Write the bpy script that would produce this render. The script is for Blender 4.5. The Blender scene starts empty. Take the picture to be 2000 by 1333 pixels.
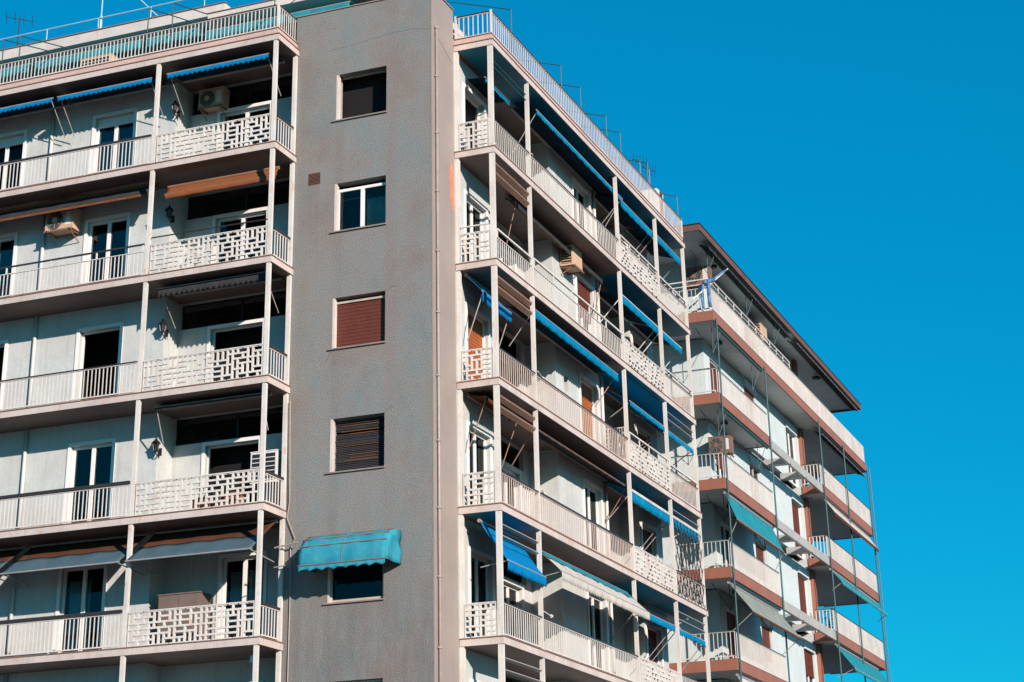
import bpy, math, random
from mathutils import Vector, Matrix
R_ = math.radians
ZT = 23.13                      # height of the underside of the roof-terrace slab above the ground
scene = bpy.context.scene

# ------------------------------------------------------------------ camera
yaw, pitch, roll = -0.3816, 0.4236, -0.0187
fwd = Vector((math.sin(yaw)*math.cos(pitch), math.cos(yaw)*math.cos(pitch), math.sin(pitch)))
rt = Vector((math.cos(yaw), -math.sin(yaw), 0)); up = rt.cross(fwd)
rt2 = rt*math.cos(roll)+up*math.sin(roll); up2 = up*math.cos(roll)-rt*math.sin(roll)
cd = bpy.data.cameras.new('camera'); cam = bpy.data.objects.new('camera', cd)
scene.collection.objects.link(cam); scene.camera = cam
m = Matrix((rt2, up2, -fwd)).transposed().to_4x4(); m.translation = Vector((17.2937, -39.2118, ZT-21.4286))
cam.matrix_world = m
cd.sensor_width = 36; cd.lens = 3691.76/2000*36
cd.shift_x = (1000-957.197)/2000; cd.shift_y = -(666.5-205.08)/2000
cd.clip_end = 4000

# ------------------------------------------------------------------ sky and sun
SUN_DIR = Vector((-1.17, 0.93, -0.48)).normalized()       # direction in which the light travels
elev = math.asin(-SUN_DIR.z); azi = math.atan2(-SUN_DIR.x, -SUN_DIR.y)
w = bpy.data.worlds.new("World"); scene.world = w; w.use_nodes = True
nt = w.node_tree; bg = nt.nodes['Background']
sky = nt.nodes.new('ShaderNodeTexSky'); sky.sky_type = 'NISHITA'; sky.sun_disc = False
sky.sun_elevation = elev; sky.sun_rotation = azi
sky.air_density = 1.0; sky.dust_density = 0.3; sky.ozone_density = 3.0; sky.altitude = 200
hs = nt.nodes.new('ShaderNodeHueSaturation'); hs.inputs['Saturation'].default_value = 1.35; hs.inputs['Hue'].default_value = 0.475
tint = nt.nodes.new('ShaderNodeMix'); tint.data_type = 'RGBA'; tint.blend_type = 'MULTIPLY'; tint.inputs[0].default_value = 1
tint.inputs[7].default_value = (0.06, 1.0, 1.12, 1)
nt.links.new(sky.outputs[0], hs.inputs['Color']); nt.links.new(hs.outputs[0], tint.inputs[6]); 
flat = nt.nodes.new('ShaderNodeMix'); flat.data_type = 'RGBA'; flat.inputs[0].default_value = 0.4   # evens the brightness between zenith and horizon
flat.inputs[7].default_value = (0.0, 3.3, 7.2, 1)
nt.links.new(tint.outputs[2], flat.inputs[6]); nt.links.new(flat.outputs[2], bg.inputs[0])
bg.inputs[1].default_value = 0.077
sd = bpy.data.lights.new('sun', 'SUN'); so = bpy.data.objects.new('sun', sd); scene.collection.objects.link(so)
sd.energy = 5.0; sd.angle = R_(0.5); sd.color = (1.0, 0.85, 0.74)
so.rotation_euler = (-SUN_DIR).to_track_quat('Z', 'Y').to_euler()
scene.view_settings.view_transform = 'Standard'; scene.view_settings.look = 'None'
scene.view_settings.exposure = 0.45; scene.view_settings.gamma = 1.0
scene.view_settings.use_curve_mapping = False
scene.cycles.diffuse_bounces = 1

# ------------------------------------------------------------------ materials
def newmat(name):
    mt = bpy.data.materials.new(name); mt.use_nodes = True
    return mt, mt.node_tree, mt.node_tree.nodes['Principled BSDF']
def N(nt, t, **kw):
    n = nt.nodes.new(t)
    for k, v in kw.items(): setattr(n, k, v)
    return n
def noise(nt, vec, scale, detail=4, rough=0.6):
    n = N(nt, 'ShaderNodeTexNoise'); n.inputs['Scale'].default_value = scale; n.inputs['Detail'].default_value = detail
    n.inputs['Roughness'].default_value = rough; nt.links.new(vec, n.inputs['Vector']); return n.outputs['Fac']
def stretch(nt, sc):
    g = N(nt, 'ShaderNodeNewGeometry'); mp = N(nt, 'ShaderNodeMapping'); mp.inputs['Scale'].default_value = sc
    nt.links.new(g.outputs['Position'], mp.inputs['Vector']); return mp.outputs['Vector']
def ramp(nt, fac, stops):
    r = N(nt, 'ShaderNodeValToRGB'); e = r.color_ramp.elements
    e[0].position, e[0].color = stops[0][0], tuple(stops[0][1])+(1,)
    e[1].position, e[1].color = stops[-1][0], tuple(stops[-1][1])+(1,)
    for p, c in stops[1:-1]:
        x = e.new(p); x.color = tuple(c)+(1,)
    nt.links.new(fac, r.inputs[0]); return r.outputs[0]
def mixc(nt, fac, a, b, mode='MIX'):
    x = N(nt, 'ShaderNodeMix', data_type='RGBA', blend_type=mode)
    for i, v in ((0, fac), (6, a), (7, b)):
        if isinstance(v, (int, float)): x.inputs[i].default_value = v
        elif isinstance(v, tuple): x.inputs[i].default_value = v+(1,)
        else: nt.links.new(v, x.inputs[i])
    return x.outputs[2]
def bump(nt, bs, fac, strength, dist):
    b = N(nt, 'ShaderNodeBump'); b.inputs['Strength'].default_value = strength; b.inputs['Distance'].default_value = dist
    nt.links.new(fac, b.inputs['Height']); nt.links.new(b.outputs[0], bs.inputs['Normal'])
def painted(name, c, c2=None, dirt=None, rust=0.0, rough=0.6, grain=0.15, streak=0.5):
    """painted masonry or metal: broad mottling, vertical run-off streaks, optional rust stains"""
    mt, nt, bs = newmat(name)
    c2 = c2 or tuple(x*0.8 for x in c); dirt = dirt or tuple(x*0.5 for x in c)
    P = stretch(nt, (1, 1, 1)); S = stretch(nt, (5, 5, 0.35))
    base = ramp(nt, noise(nt, P, 1.3, 6), [(0.35, c), (0.7, c2)])
    st = ramp(nt, noise(nt, S, 1.6, 5, 0.7), [(0.52, (0, 0, 0)), (0.78, (streak,)*3)])
    col = mixc(nt, st, base, dirt)
    fine = ramp(nt, noise(nt, P, 14, 5, 0.75), [(0.3, (1-grain,)*3), (0.7, (1,)*3)])
    col = mixc(nt, 1.0, col, fine, 'MULTIPLY')
    if rust:
        rm = ramp(nt, noise(nt, stretch(nt, (2.3, 2.3, 0.9)), 2.2, 8, 0.72), [(0.66-rust*0.1, (0, 0, 0)), (0.75, (1, 1, 1))])
        rc = ramp(nt, noise(nt, P, 9, 4), [(0.3, (0.42, 0.15, 0.06)), (0.7, (0.62, 0.34, 0.22))])
        col = mixc(nt, rm, col, rc)
    nt.links.new(col, bs.inputs['Base Color']); bs.inputs['Roughness'].default_value = rough
    bump(nt, bs, noise(nt, P, 30, 4), 0.15, 0.01)
    return mt
def plain(name, c, rough=0.6, metal=0.0, var=0.25, scale=6):
    mt, nt, bs = newmat(name); P = stretch(nt, (1, 1, 1))
    col = ramp(nt, noise(nt, P, scale, 5, 0.65), [(0.3, tuple(x*(1-var) for x in c)), (0.7, c)])
    nt.links.new(col, bs.inputs['Base Color']); bs.inputs['Roughness'].default_value = rough; bs.inputs['Metallic'].default_value = metal
    return mt
def cloth(name, c, c2=None, trans=0.25, stripe=None, axis=1):
    mt, nt, bs = newmat(name); P = stretch(nt, (1, 1, 1))
    c2 = c2 or tuple(x*0.7 for x in c)
    col = ramp(nt, noise(nt, P, 2.5, 5, 0.7), [(0.3, c2), (0.65, c)])
    nt.links.new(col, bs.inputs['Base Color']); bs.inputs['Roughness'].default_value = 0.95; bs.inputs['Specular IOR Level'].default_value = 0.1
    bump(nt, bs, noise(nt, P, 7, 3), 0.5, 0.03)
    tr = N(nt, 'ShaderNodeBsdfTranslucent'); nt.links.new(col, tr.inputs[0])
    mx = N(nt, 'ShaderNodeMixShader'); mx.inputs[0].default_value = trans
    nt.links.new(bs.outputs[0], mx.inputs[1]); nt.links.new(tr.outputs[0], mx.inputs[2])
    nt.links.new(mx.outputs[0], nt.nodes['Material Output'].inputs[0]); return mt
def stucco():
    mt, nt, bs = newmat('grey_stucco'); P = stretch(nt, (1, 1, 1))
    a = ramp(nt, noise(nt, P, 0.55, 5, 0.6), [(0.36, (0.235, 0.206, 0.189)), (0.5, (0.235, 0.239, 0.235)), (0.64, (0.197, 0.235, 0.244))])
    s = ramp(nt, noise(nt, stretch(nt, (2.4, 2.4, 0.13)), 1.3, 5, 0.7), [(0.45, (0, 0, 0)), (0.7, (0.4,)*3)])
    a = mixc(nt, s, a, (0.252, 0.202, 0.189))
    s2 = ramp(nt, noise(nt, stretch(nt, (0.672, 0.672, 0.420)), 1.1, 7, 0.7), [(0.5, (0, 0, 0)), (0.72, (0.35,)*3)])
    a = mixc(nt, s2, a, (0.126, 0.122, 0.122))
    gg = N(nt, 'ShaderNodeNewGeometry'); sp = N(nt, 'ShaderNodeSeparateXYZ'); nt.links.new(gg.outputs['Position'], sp.inputs[0])
    def mul(p, q):
        x = N(nt, 'ShaderNodeMath', operation='MULTIPLY')
        for i, v in enumerate((p, q)):
            if isinstance(v, (int, float)): x.inputs[i].default_value = v
            else: nt.links.new(v, x.inputs[i])
        return x.outputs[0]
    def rng(out, a_, b_):
        x = N(nt, 'ShaderNodeMapRange'); x.interpolation_type = 'SMOOTHSTEP'; x.inputs[1].default_value = a_; x.inputs[2].default_value = b_
        nt.links.new(out, x.inputs[0]); return x.outputs[0]
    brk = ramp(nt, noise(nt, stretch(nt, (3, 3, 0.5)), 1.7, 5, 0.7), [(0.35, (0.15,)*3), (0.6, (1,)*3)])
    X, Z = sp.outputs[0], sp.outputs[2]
    for c_, wd, z_, amt, col in ((-1.12, .24, 40, .55, (0.239, 0.181, 0.168)), (-3.24, .2, ZT-3.6, .8, (0.185, 0.126, 0.105)), (-2.55, .2, ZT-2, .45, (0.160, 0.139, 0.130)), (-3.7, .5, 40, .45, (0.210, 0.168, 0.147))):
        b_ = mul(mul(rng(X, c_-wd, c_-wd*.3), rng(X, c_+wd, c_+wd*.3)), brk)
        if z_ < 39: b_ = mul(b_, rng(Z, z_+.05, z_-.15))
        if c_ == -3.24: b_ = mul(b_, rng(Z, z_-2.2, z_-.6))
        a = mixc(nt, mul(b_, amt*.6), a, col)
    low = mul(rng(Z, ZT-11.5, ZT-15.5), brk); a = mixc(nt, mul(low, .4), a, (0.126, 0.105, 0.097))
    g = noise(nt, P, 34, 3, 0.6)
    a = mixc(nt, 1.0, a, ramp(nt, g, [(0.32, (0.66,)*3), (0.64, (1.0,)*3)]), 'MULTIPLY')
    nt.links.new(a, bs.inputs['Base Color']); bs.inputs['Roughness'].default_value = 0.95
    bump(nt, bs, g, 0.7, 0.02); return mt
def glassmat():
    mt, nt, bs = newmat('window_glass')
    t = N(nt, 'ShaderNodeBsdfTransparent'); t.inputs[0].default_value = (0.88, 0.93, 0.94, 1)
    g = N(nt, 'ShaderNodeBsdfGlossy'); g.inputs['Roughness'].default_value = 0.04; g.inputs[0].default_value = (0.38, 0.40, 0.40, 1)
    f = N(nt, 'ShaderNodeFresnel'); f.inputs[0].default_value = 1.5
    mx = N(nt, 'ShaderNodeMixShader'); nt.links.new(f.outputs[0], mx.inputs[0])
    nt.links.new(t.outputs[0], mx.inputs[1]); nt.links.new(g.outputs[0], mx.inputs[2])
    nt.links.new(mx.outputs[0], nt.nodes['Material Output'].inputs[0]); return mt
M = {}
M['white'] = painted('old_white_paint', (0.66, 0.60, 0.56), (0.54, 0.49, 0.46), (0.32, 0.27, 0.24), rust=0.15, streak=0.35)
M['wall'] = painted('white_plaster', (0.57, 0.60, 0.595), (0.49, 0.505, 0.50), (0.36, 0.29, 0.25), streak=0.5)
M['column'] = painted('column_paint', (0.70, 0.67, 0.63), (0.58, 0.55, 0.52), (0.34, 0.24, 0.19), rust=0.85, streak=0.5)
M['fascia'] = painted('slab_edge_paint', (0.62, 0.54, 0.50), (0.50, 0.42, 0.39), (0.32, 0.19, 0.15), rust=0.85, streak=0.4)
M['pinkband'] = painted('pink_band_paint', (0.62, 0.44, 0.39), (0.52, 0.38, 0.34), (0.30, 0.2, 0.18), rust=0.25)
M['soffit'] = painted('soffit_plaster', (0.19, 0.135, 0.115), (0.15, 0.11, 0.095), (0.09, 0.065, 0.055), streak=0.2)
M['bouncesoffit'] = painted('blue_bounce_soffit', (0.0, 0.20, 0.31), (0.0, 0.15, 0.25), (0.03, 0.10, 0.15), streak=0.2)  # blue light bounced off the awnings, put into the soffit colour
M['rail'] = painted('railing_paint', (0.70, 0.66, 0.62), (0.60, 0.56, 0.53), (0.38, 0.25, 0.18), rust=0.5, streak=0.5)
M['rustrail'] = painted('pinkish_rusting_rail_paint', (0.62, 0.50, 0.44), (0.52, 0.42, 0.38), (0.36, 0.2, 0.13), rust=1.1, streak=0.7)
M['darkrail'] = plain('dark_handrail', (0.035, 0.028, 0.028), 0.45)
M['drip'] = painted('rusty_drip_edge', (0.20, 0.11, 0.09), (0.30, 0.15, 0.10), (0.08, 0.05, 0.05), rust=0.2)
M['stucco'] = stucco()
M['side'] = painted('beige_render', (0.33, 0.27, 0.245), (0.29, 0.245, 0.225), (0.22, 0.175, 0.155), streak=0.35, grain=0.1)
M['interior'] = plain('dark_room', (0.004, 0.004, 0.005), 1.0)  # near black: shade of the rooms put into the colour; also planter soil
M['glass'] = glassmat()
M['frame'] = plain('white_frame', (0.78, 0.78, 0.77), 0.4, var=0.08)
M['woodframe'] = plain('weathered_wood_frame', (0.5, 0.42, 0.37), 0.7)
M['shutter'] = plain('brown_roller_shutter', (0.13, 0.028, 0.014), 0.65)
M['orange'] = plain('orange_wood_shutter', (0.38, 0.10, 0.02), 0.6)
M['bluecloth'] = cloth('blue_awning_cloth', (0.0, 0.20, 0.46), (0.0, 0.15, 0.38), .1)
M['shadecloth'] = cloth('shaded_awning_underside', (0.004, 0.025, 0.045), None, 0.0)  # blue awning cloth with the shade of its underside put into the colour
M['brightblue'] = cloth('bright_blue_awning_cloth', (0.0, 0.22, 0.41), (0.0, 0.13, 0.27), 0.05)
M['teal'] = cloth('teal_awning_cloth', (0.02, 0.33, 0.39), (0.03, 0.20, 0.27), 0.25)
M['tealbox'] = cloth('faded_teal_plastic', (0.02, 0.28, 0.42), (0.07, 0.36, 0.42), 0.2)
M['cream'] = cloth('cream_awning_cloth', (0.70, 0.66, 0.60), (0.55, 0.50, 0.46), 0.3)
M['dusty'] = cloth('brown_dusty_cloth', (0.16, 0.06, 0.035), (0.10, 0.045, 0.03), 0.3)
M['darkcloth'] = cloth('dark_grey_cloth', (0.05, 0.05, 0.055), None, 0.1)
M['slate'] = cloth('slate_blue_cloth', (0.09, 0.155, 0.19), (0.07, 0.12, 0.15), 0.2)
M['greycloth'] = cloth('grey_green_cloth', (0.36, 0.40, 0.36), (0.24, 0.28, 0.26), 0.3)
M['whitecloth'] = cloth('white_cloth', (0.75, 0.75, 0.74), None, 0.3)
M['curtain'] = cloth('sea_green_curtain', (0.04, 0.48, 0.60), (0.02, 0.30, 0.42), 0.3)
M['palecurtain'] = cloth('pale_curtain', (0.60, 0.68, 0.62), (0.38, 0.46, 0.42), 0.3)
M['bamboo'] = plain('orange_bamboo_blind', (0.24, 0.07, 0.018), 0.8, scale=20)
M['slat'] = painted('brown_louvre_board', (0.25, 0.135, 0.09), (0.19, 0.11, 0.08), (0.10, 0.06, 0.05))
M['ac'] = painted('aged_ac_casing', (0.62, 0.42, 0.28), (0.54, 0.36, 0.24), (0.42, 0.22, 0.12), rust=0.5)
M['acwhite'] = painted('white_ac_casing', (0.75, 0.72, 0.70), None, (0.5, 0.3, 0.2), rust=0.3)
M['black'] = plain('black_metal', (0.02, 0.02, 0.022), 0.4)
M['greymetal'] = plain('grey_metal', (0.34, 0.32, 0.31), 0.5)
M['rustmetal'] = painted('rusty_metal', (0.30, 0.16, 0.10), (0.22, 0.12, 0.08), rust=0.4)
M['pipe'] = plain('beige_pipe', (0.36, 0.30, 0.275), 0.5)
M['darkteal'] = plain('dark_teal_metal', (0.015, 0.085, 0.10), 0.5)
M['redbrown'] = painted('red_brown_edge', (0.33, 0.125, 0.08), (0.27, 0.105, 0.07), (0.14, 0.065, 0.05), streak=0.4)
M['roofedge'] = painted('dark_brown_roof_edge', (0.17, 0.075, 0.055), (0.12, 0.06, 0.05), (0.06, 0.035, 0.03))
M['whitewall2'] = painted('pale_painted_wall', (0.60, 0.68, 0.69), (0.53, 0.60, 0.61), (0.34, 0.36, 0.35), streak=0.25)
M['panel'] = painted('fluted_rail_panel', (0.58, 0.56, 0.54), None, (0.36, 0.32, 0.29), rust=0.15)
M['panelgrey'] = painted('grey_concrete_beam', (0.42, 0.42, 0.40), (0.35, 0.35, 0.335), (0.2, 0.19, 0.18))
M['roofrail'] = plain('pale_blue_rail', (0.38, 0.55, 0.60), 0.5)
M['terracotta'] = plain('terracotta', (0.36, 0.15, 0.09), 0.8)
M['leaf'] = plain('dark_leaf', (0.05, 0.08, 0.03), 0.6, var=0.5)
M['reflect'] = plain('painted_glass_reflection', (0.50, 0.62, 0.64), 0.35, var=0.85, scale=1.6)  # blotchy blue-white: reflections in the terrace glazing painted as colour
M['patch'] = painted('salmon_patch', (0.62, 0.27, 0.17))
M['crack'] = plain('crack', (0.06, 0.05, 0.05), 1.0)
M['tiles'] = plain('unseen_dark_tiles', (0.16, 0.11, 0.09), 0.7)
M['ground'] = plain('asphalt_ground', (0.07, 0.062, 0.058), 0.9, scale=0.8)
M['bluetarp'] = cloth('blue_striped_cloth', (0.01, 0.12, 0.34), (0.25, 0.4, 0.55), 0.1)
M['ledge'] = painted('grey_marble_sill', (0.30, 0.24, 0.22), None, (0.12, 0.1, 0.1))

# ------------------------------------------------------------------ mesh helpers (coordinates: z measured from the terrace slab)
class MB:
    def __init__(s): s.v = []; s.f = []
    def box(s, x0, x1, y0, y1, z0, z1):
        if x0 > x1: x0, x1 = x1, x0
        if y0 > y1: y0, y1 = y1, y0
        if z0 > z1: z0, z1 = z1, z0
        b = len(s.v)
        s.v += [(x, y, z) for z in (z0, z1) for x, y in ((x0, y0), (x1, y0), (x1, y1), (x0, y1))]
        s.f += [tuple(b+i for i in q) for q in ((3, 2, 1, 0), (4, 5, 6, 7), (0, 1, 5, 4), (1, 2, 6, 5), (2, 3, 7, 6), (3, 0, 4, 7))]
        return s
    def tube(s, p, q, r, n=6):
        p, q = Vector(p), Vector(q); d = (q-p)
        if d.length < 1e-6: return s
        d.normalize(); a = d.cross(Vector((0, 0, 1)) if abs(d.z) < .9 else Vector((1, 0, 0))).normalized(); c = d.cross(a)
        b = len(s.v)
        for P in (p, q):
            for i in range(n):
                t = 2*math.pi*i/n; s.v.append(tuple(P+a*math.cos(t)*r+c*math.sin(t)*r))
        for i in range(n):
            j = (i+1) % n; s.f.append((b+i, b+j, b+n+j, b+n+i))
        s.f.append(tuple(b+n-1-i for i in range(n))); s.f.append(tuple(b+n+i for i in range(n)))
        return s
    def path(s, pts, r, n=6):
        for p, q in zip(pts, pts[1:]): s.tube(p, q, r, n)
        return s
    def disc(s, c, ax, r, h, n=20):
        c = Vector(c); ax = Vector(ax).normalized(); return s.tube(c-ax*h/2, c+ax*h/2, r, n)
    def grid(s, pts, th=0.006, nrm=Vector((0, 0, 1))):
        """thin solid sheet through a grid of points"""
        h = len(pts); wd = len(pts[0]); b = len(s.v); n = Vector(nrm).normalized()*th
        for row in pts: s.v += [tuple(Vector(p)) for p in row]
        for row in pts: s.v += [tuple(Vector(p)+n) for p in row]
        o = h*wd
        for i in range(h-1):
            for j in range(wd-1):
                a = b+i*wd+j; s.f.append((a, a+1, a+wd+1, a+wd)); s.f.append((o+a+wd, o+a+wd+1, o+a+1, o+a))
        for j in range(wd-1):
            a = b+j; s.f.append((a, a+o, a+o+1, a+1)); a = b+(h-1)*wd+j; s.f.append((a+1, a+o+1, a+o, a))
        for i in range(h-1):
            a = b+i*wd; s.f.append((a+wd, a+wd+o, a+o, a)); a = b+i*wd+wd-1; s.f.append((a, a+o, a+wd+o, a+wd))
        return s
    def prism(s, poly, axis, a, c):
        """extrude a 2-D outline along an axis"""
        b = len(s.v); n = len(poly)
        for t in (a, c):
            for u, v in poly:
                s.v.append((t, u, v) if axis == 'x' else (u, t, v) if axis == 'y' else (u, v, t))
        for i in range(n):
            j = (i+1) % n; s.f.append((b+i, b+j, b+n+j, b+n+i))
        s.f.append(tuple(b+i for i in reversed(range(n)))); s.f.append(tuple(b+n+i for i in range(n)))
        return s
W = {}                                            # world position of each object's origin
def link(o): scene.collection.objects.link(o)
def thing(name, label, cat, loc, group=None):
    o = bpy.data.objects.new(name, None); link(o); P = Vector((loc[0], loc[1], loc[2]+ZT)); o.location = P; W[o.name] = P
    o['label'] = label; o['category'] = cat; o.empty_display_size = 0.3
    if group: o['group'] = group
    return o
def obj(name, mb, mat, parent=None, smooth=False, label=None, cat=None, group=None, kind=None):
    me = bpy.data.meshes.new(name)
    vs = [Vector((a, b, c+ZT)) for a, b, c in mb.v]
    lo = [min(v[i] for v in vs) for i in range(3)]; hi = [max(v[i] for v in vs) for i in range(3)]
    P = Vector(((lo[0]+hi[0])/2, (lo[1]+hi[1])/2, lo[2]))
    me.from_pydata([tuple(v-P) for v in vs], [], mb.f)
    for mt in (mat if isinstance(mat, list) else [mat]): me.materials.append(M[mt])
    if smooth:
        for p in me.polygons: p.use_smooth = True
    o = bpy.data.objects.new(name, me); link(o); W[o.name] = P
    if parent: o.parent = parent; o.location = P-W[parent.name]
    else: o.location = P
    if label: o['label'] = label
    if cat: o['category'] = cat
    if group: o['group'] = group
    if kind: o['kind'] = kind
    return o
def holed(mb, face, p0, p1, a0, a1, z0, z1, holes=()):
    """wall slab with real openings. face 'x': plane faces +X, thickness p0..p1 in x, runs a in y; 'y': the other way"""
    As = sorted({a0, a1, *[h[0] for h in holes], *[h[1] for h in holes]})
    for a, b in zip(As, As[1:]):
        hs_ = sorted([(h[2], h[3]) for h in holes if h[0] <= a+1e-6 and h[1] >= b-1e-6]); z = z0
        for q0, q1 in hs_+[(z1, z1)]:
            if q0-z > 1e-4:
                if face == 'x': mb.box(p0, p1, a, b, z, q0)
                else: mb.box(a, b, p0, p1, z, q0)
            z = q1
def B(mb, face, o0, o1, a0, a1, z0, z1):
    """box given by outward depth o (towards the viewer's street side), along a, height z"""
    if face == 'x': mb.box(o0, o1, a0, a1, z0, z1)
    else: mb.box(a0, a1, -o1, -o0, z0, z1)
    return mb
def Pt(face, o, a, z): return (o, a, z) if face == 'x' else (a, -o, z)

rnd = random.Random(7)
# ------------------------------------------------------------------ ground
g = MB(); g.v = [(-400, -400, -ZT), (400, -400, -ZT), (400, 400, -ZT), (-400, 400, -ZT)]; g.f = [(0, 1, 2, 3)]
obj('ground', g, 'ground', kind='structure')

# ------------------------------------------------------------------ parts used again and again
def frame_bars(mb, face, o, a0, a1, z0, z1, t=0.06, d=0.05, mull=(), trans=()):
    B(mb, face, o, o+d, a0, a0+t, z0, z1); B(mb, face, o, o+d, a1-t, a1, z0, z1)
    B(mb, face, o, o+d, a0+t, a1-t, z1-t, z1); B(mb, face, o, o+d, a0+t, a1-t, z0, z0+t)
    for c in mull: B(mb, face, o, o+d+.004, c-t*.7, c+t*.7, z0+t, z1-t)
    for c in trans: B(mb, face, o, o+d-.004, a0+t, a1-t, c-t/2, c+t/2)
def curtain(parent, face, o, a0, a1, z0, z1, mat):
    n = max(6, int((a1-a0)/0.035)); rows = []
    for z in (z1, (z0+z1)/2, z0):
        rows.append([Pt(face, o+0.03*math.sin(i*1.3+z)+0.01*math.sin(i*.5), a0+(a1-a0)*i/n, z) for i in range(n+1)])
    return obj('curtain', MB().grid(rows, 0.004, Pt(face, -1, 0, 0)), mat, parent, True)
def opening(b, kind, face, o, a0, a1, z0, z1, style='glass', mull=1, fr='frame', cur=None, inset=0.16, surround=True, curspan=(0.1, 0.9)):
    """window or door set into a hole; o = outward coordinate of the wall face"""
    oi = o-inset; mb = MB(); ms = [a0+(a1-a0)*(i+1)/(mull+1) for i in range(mull)]
    if style in ('glass', 'box', 'half'):
        top = z1-(0.2 if style == 'box' else 0)
        frame_bars(mb, face, oi, a0, a1, z0, top, 0.07, 0.06, ms)
        if style == 'box': B(mb, face, oi-.05, oi+.03, a0, a1, top, z1)
    elif style in ('shutter', 'orange'):
        frame_bars(mb, face, oi, a0, a1, z0, z1, 0.05, 0.07)
    else:
        frame_bars(mb, face, oi-.03, a0, a1, z0, z1, 0.04, 0.05)
    if surround:                                   # moulded surround standing just proud of the plaster
        t = 0.09
        B(mb, face, o+.003, o+.035, a0-t, a0, z0, z1+t); B(mb, face, o+.003, o+.035, a1, a1+t, z0, z1+t); B(mb, face, o+.003, o+.035, a0, a1, z1, z1+t)
    f = obj(kind, mb, fr, b)
    if style in ('glass', 'box', 'half'):
        top = z1-(0.2 if style == 'box' else 0)
        obj('pane', B(MB(), face, oi+.015, oi+.022, a0+.07, a1-.07, z0+.07, top-.07), 'glass', f)
    if style in ('shutter', 'orange', 'half'):
        zb = z0 if style != 'half' else z0+(z1-z0)*.55
        s = MB(); n = int((z1-zb)/0.045)
        for i in range(n):
            z = zb+.02+i*(z1-zb-.03)/n
            B(s, face, oi-.02 if style != 'half' else oi+.07, (oi+.03 if style != 'half' else oi+.1)-(i % 2)*.008, a0+.03, a1-.03, z, z+(z1-zb)/n-.004)
        obj('shutter', s, 'orange' if style == 'orange' else 'shutter', f)
    if cur: curtain(f, face, oi-.08, a0+(a1-a0)*curspan[0], a0+(a1-a0)*curspan[1], z0+.05, z1-(.6 if cur == 'curtain' else .3), cur)
    return f
def railing(b, face, o, a0, a1, z, h=0.78, top='darkrail', toph=0.05, step=0.112, up=0.0, upmat='rail', wbar=0.022, lo=0.09, mat='rail'):
    mb = MB(); n = max(1, round((a1-a0)/step)); st = (a1-a0)/n
    for i in range(n):
        a = a0+st*(i+.5); j = rnd.uniform(-.004, .004)
        B(mb, face, o-.008, o+.008, a-wbar/2+j, a+wbar/2+j, z+lo, z+h)
    B(mb, face, o-.018, o+.018, a0, a1, z+lo-.03, z+lo)
    B(mb, face, o-.018, o+.018, a0, a1, z+h, z+h+.02)
    k = max(2, int((a1-a0)/1.8)+1)
    for i in range(k):
        a = a0+.03+(a1-a0-.06)*i/(k-1); B(mb, face, o-.015, o+.015, a-.015, a+.015, z, z+lo-.03)
    if up:
        k = max(2, int((a1-a0)/1.2)+1)
        for i in range(k):
            a = a0+.03+(a1-a0-.06)*i/(k-1); B(mb, face, o-.015, o+.015, a-.018, a+.018, z+h+.02, z+h+up-.02)
        if upmat == 'rail': B(mb, face, o-.025, o+.025, a0, a1, z+h+up-.02, z+h+up+.025)
    r = obj('railing', mb, mat, b)
    if toph: obj('handrail', B(MB(), face, o-.03, o+.03, a0, a1, z+h+.02, z+h+.02+toph), top, r)
    if up and upmat != 'rail': obj('handrail', B(MB(), face, o-.02, o+.02, a0, a1, z+h+up-.02, z+h+up+.02), upmat, r)
    return r
def screen(b, face, o, a0, a1, z, h, seed, unit=0.137, d=0.05):
    """pierced concrete screen: a square grid whose openings are single squares or joined in pairs, level or upright, at random"""
    rr = random.Random(seed); nx = max(4, round((a1-a0)/unit)); nz = 6; cx = (a1-a0)/nx; cz = h/nz; s = 0.023
    ids = [[None]*nz for _ in range(nx)]; n = 0
    for i in range(nx):
        for k in range(nz):
            if ids[i][k] is not None: continue
            n += 1; ids[i][k] = n; c = rr.random()
            if c < .42 and i+1 < nx and ids[i+1][k] is None: ids[i+1][k] = n
            elif c < .78 and k+1 < nz and ids[i][k+1] is None: ids[i][k+1] = n
    mb = MB(); bars = []
    for i in range(nx+1):                      # upright pieces run through, level pieces sit between them
        k = 0
        while k < nz:
            if i in (0, nx) or ids[i-1][k] != ids[i][k]:
                k2 = k
                while k2 < nz and (i in (0, nx) or ids[i-1][k2] != ids[i][k2]): k2 += 1
                B(mb, face, o-d, o, max(a0, a0+cx*i-s), min(a1, a0+cx*i+s), z+max(0, cz*k-s), z+min(h, cz*k2+s)); k = k2
            else: k += 1
    for i in range(nx):
        for k in range(nz+1):
            if k in (0, nz) or ids[i][k-1] != ids[i][k]:
                B(mb, face, o-d+.001, o-.001, a0+cx*i+s, a0+cx*(i+1)-s, z+max(0, cz*k-s), z+min(h, cz*k+s))
                if 0 < i and (0 < k < nz) and ids[i-1][k] == ids[i][k] or 0 < i and (0 < k < nz) and ids[i-1][k-1] == ids[i][k-1]:
                    if (ids[i-1][k-1] != ids[i-1][k]): B(mb, face, o-d+.002, o-.002, a0+cx*i-s, a0+cx*i+s, z+cz*k-s, z+cz*k+s)
    B(mb, face, o-d-.01, o+.01, a0, a1, z+h, z+h+.025)
    return obj('pierced_screen', mb, 'column', b)
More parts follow.
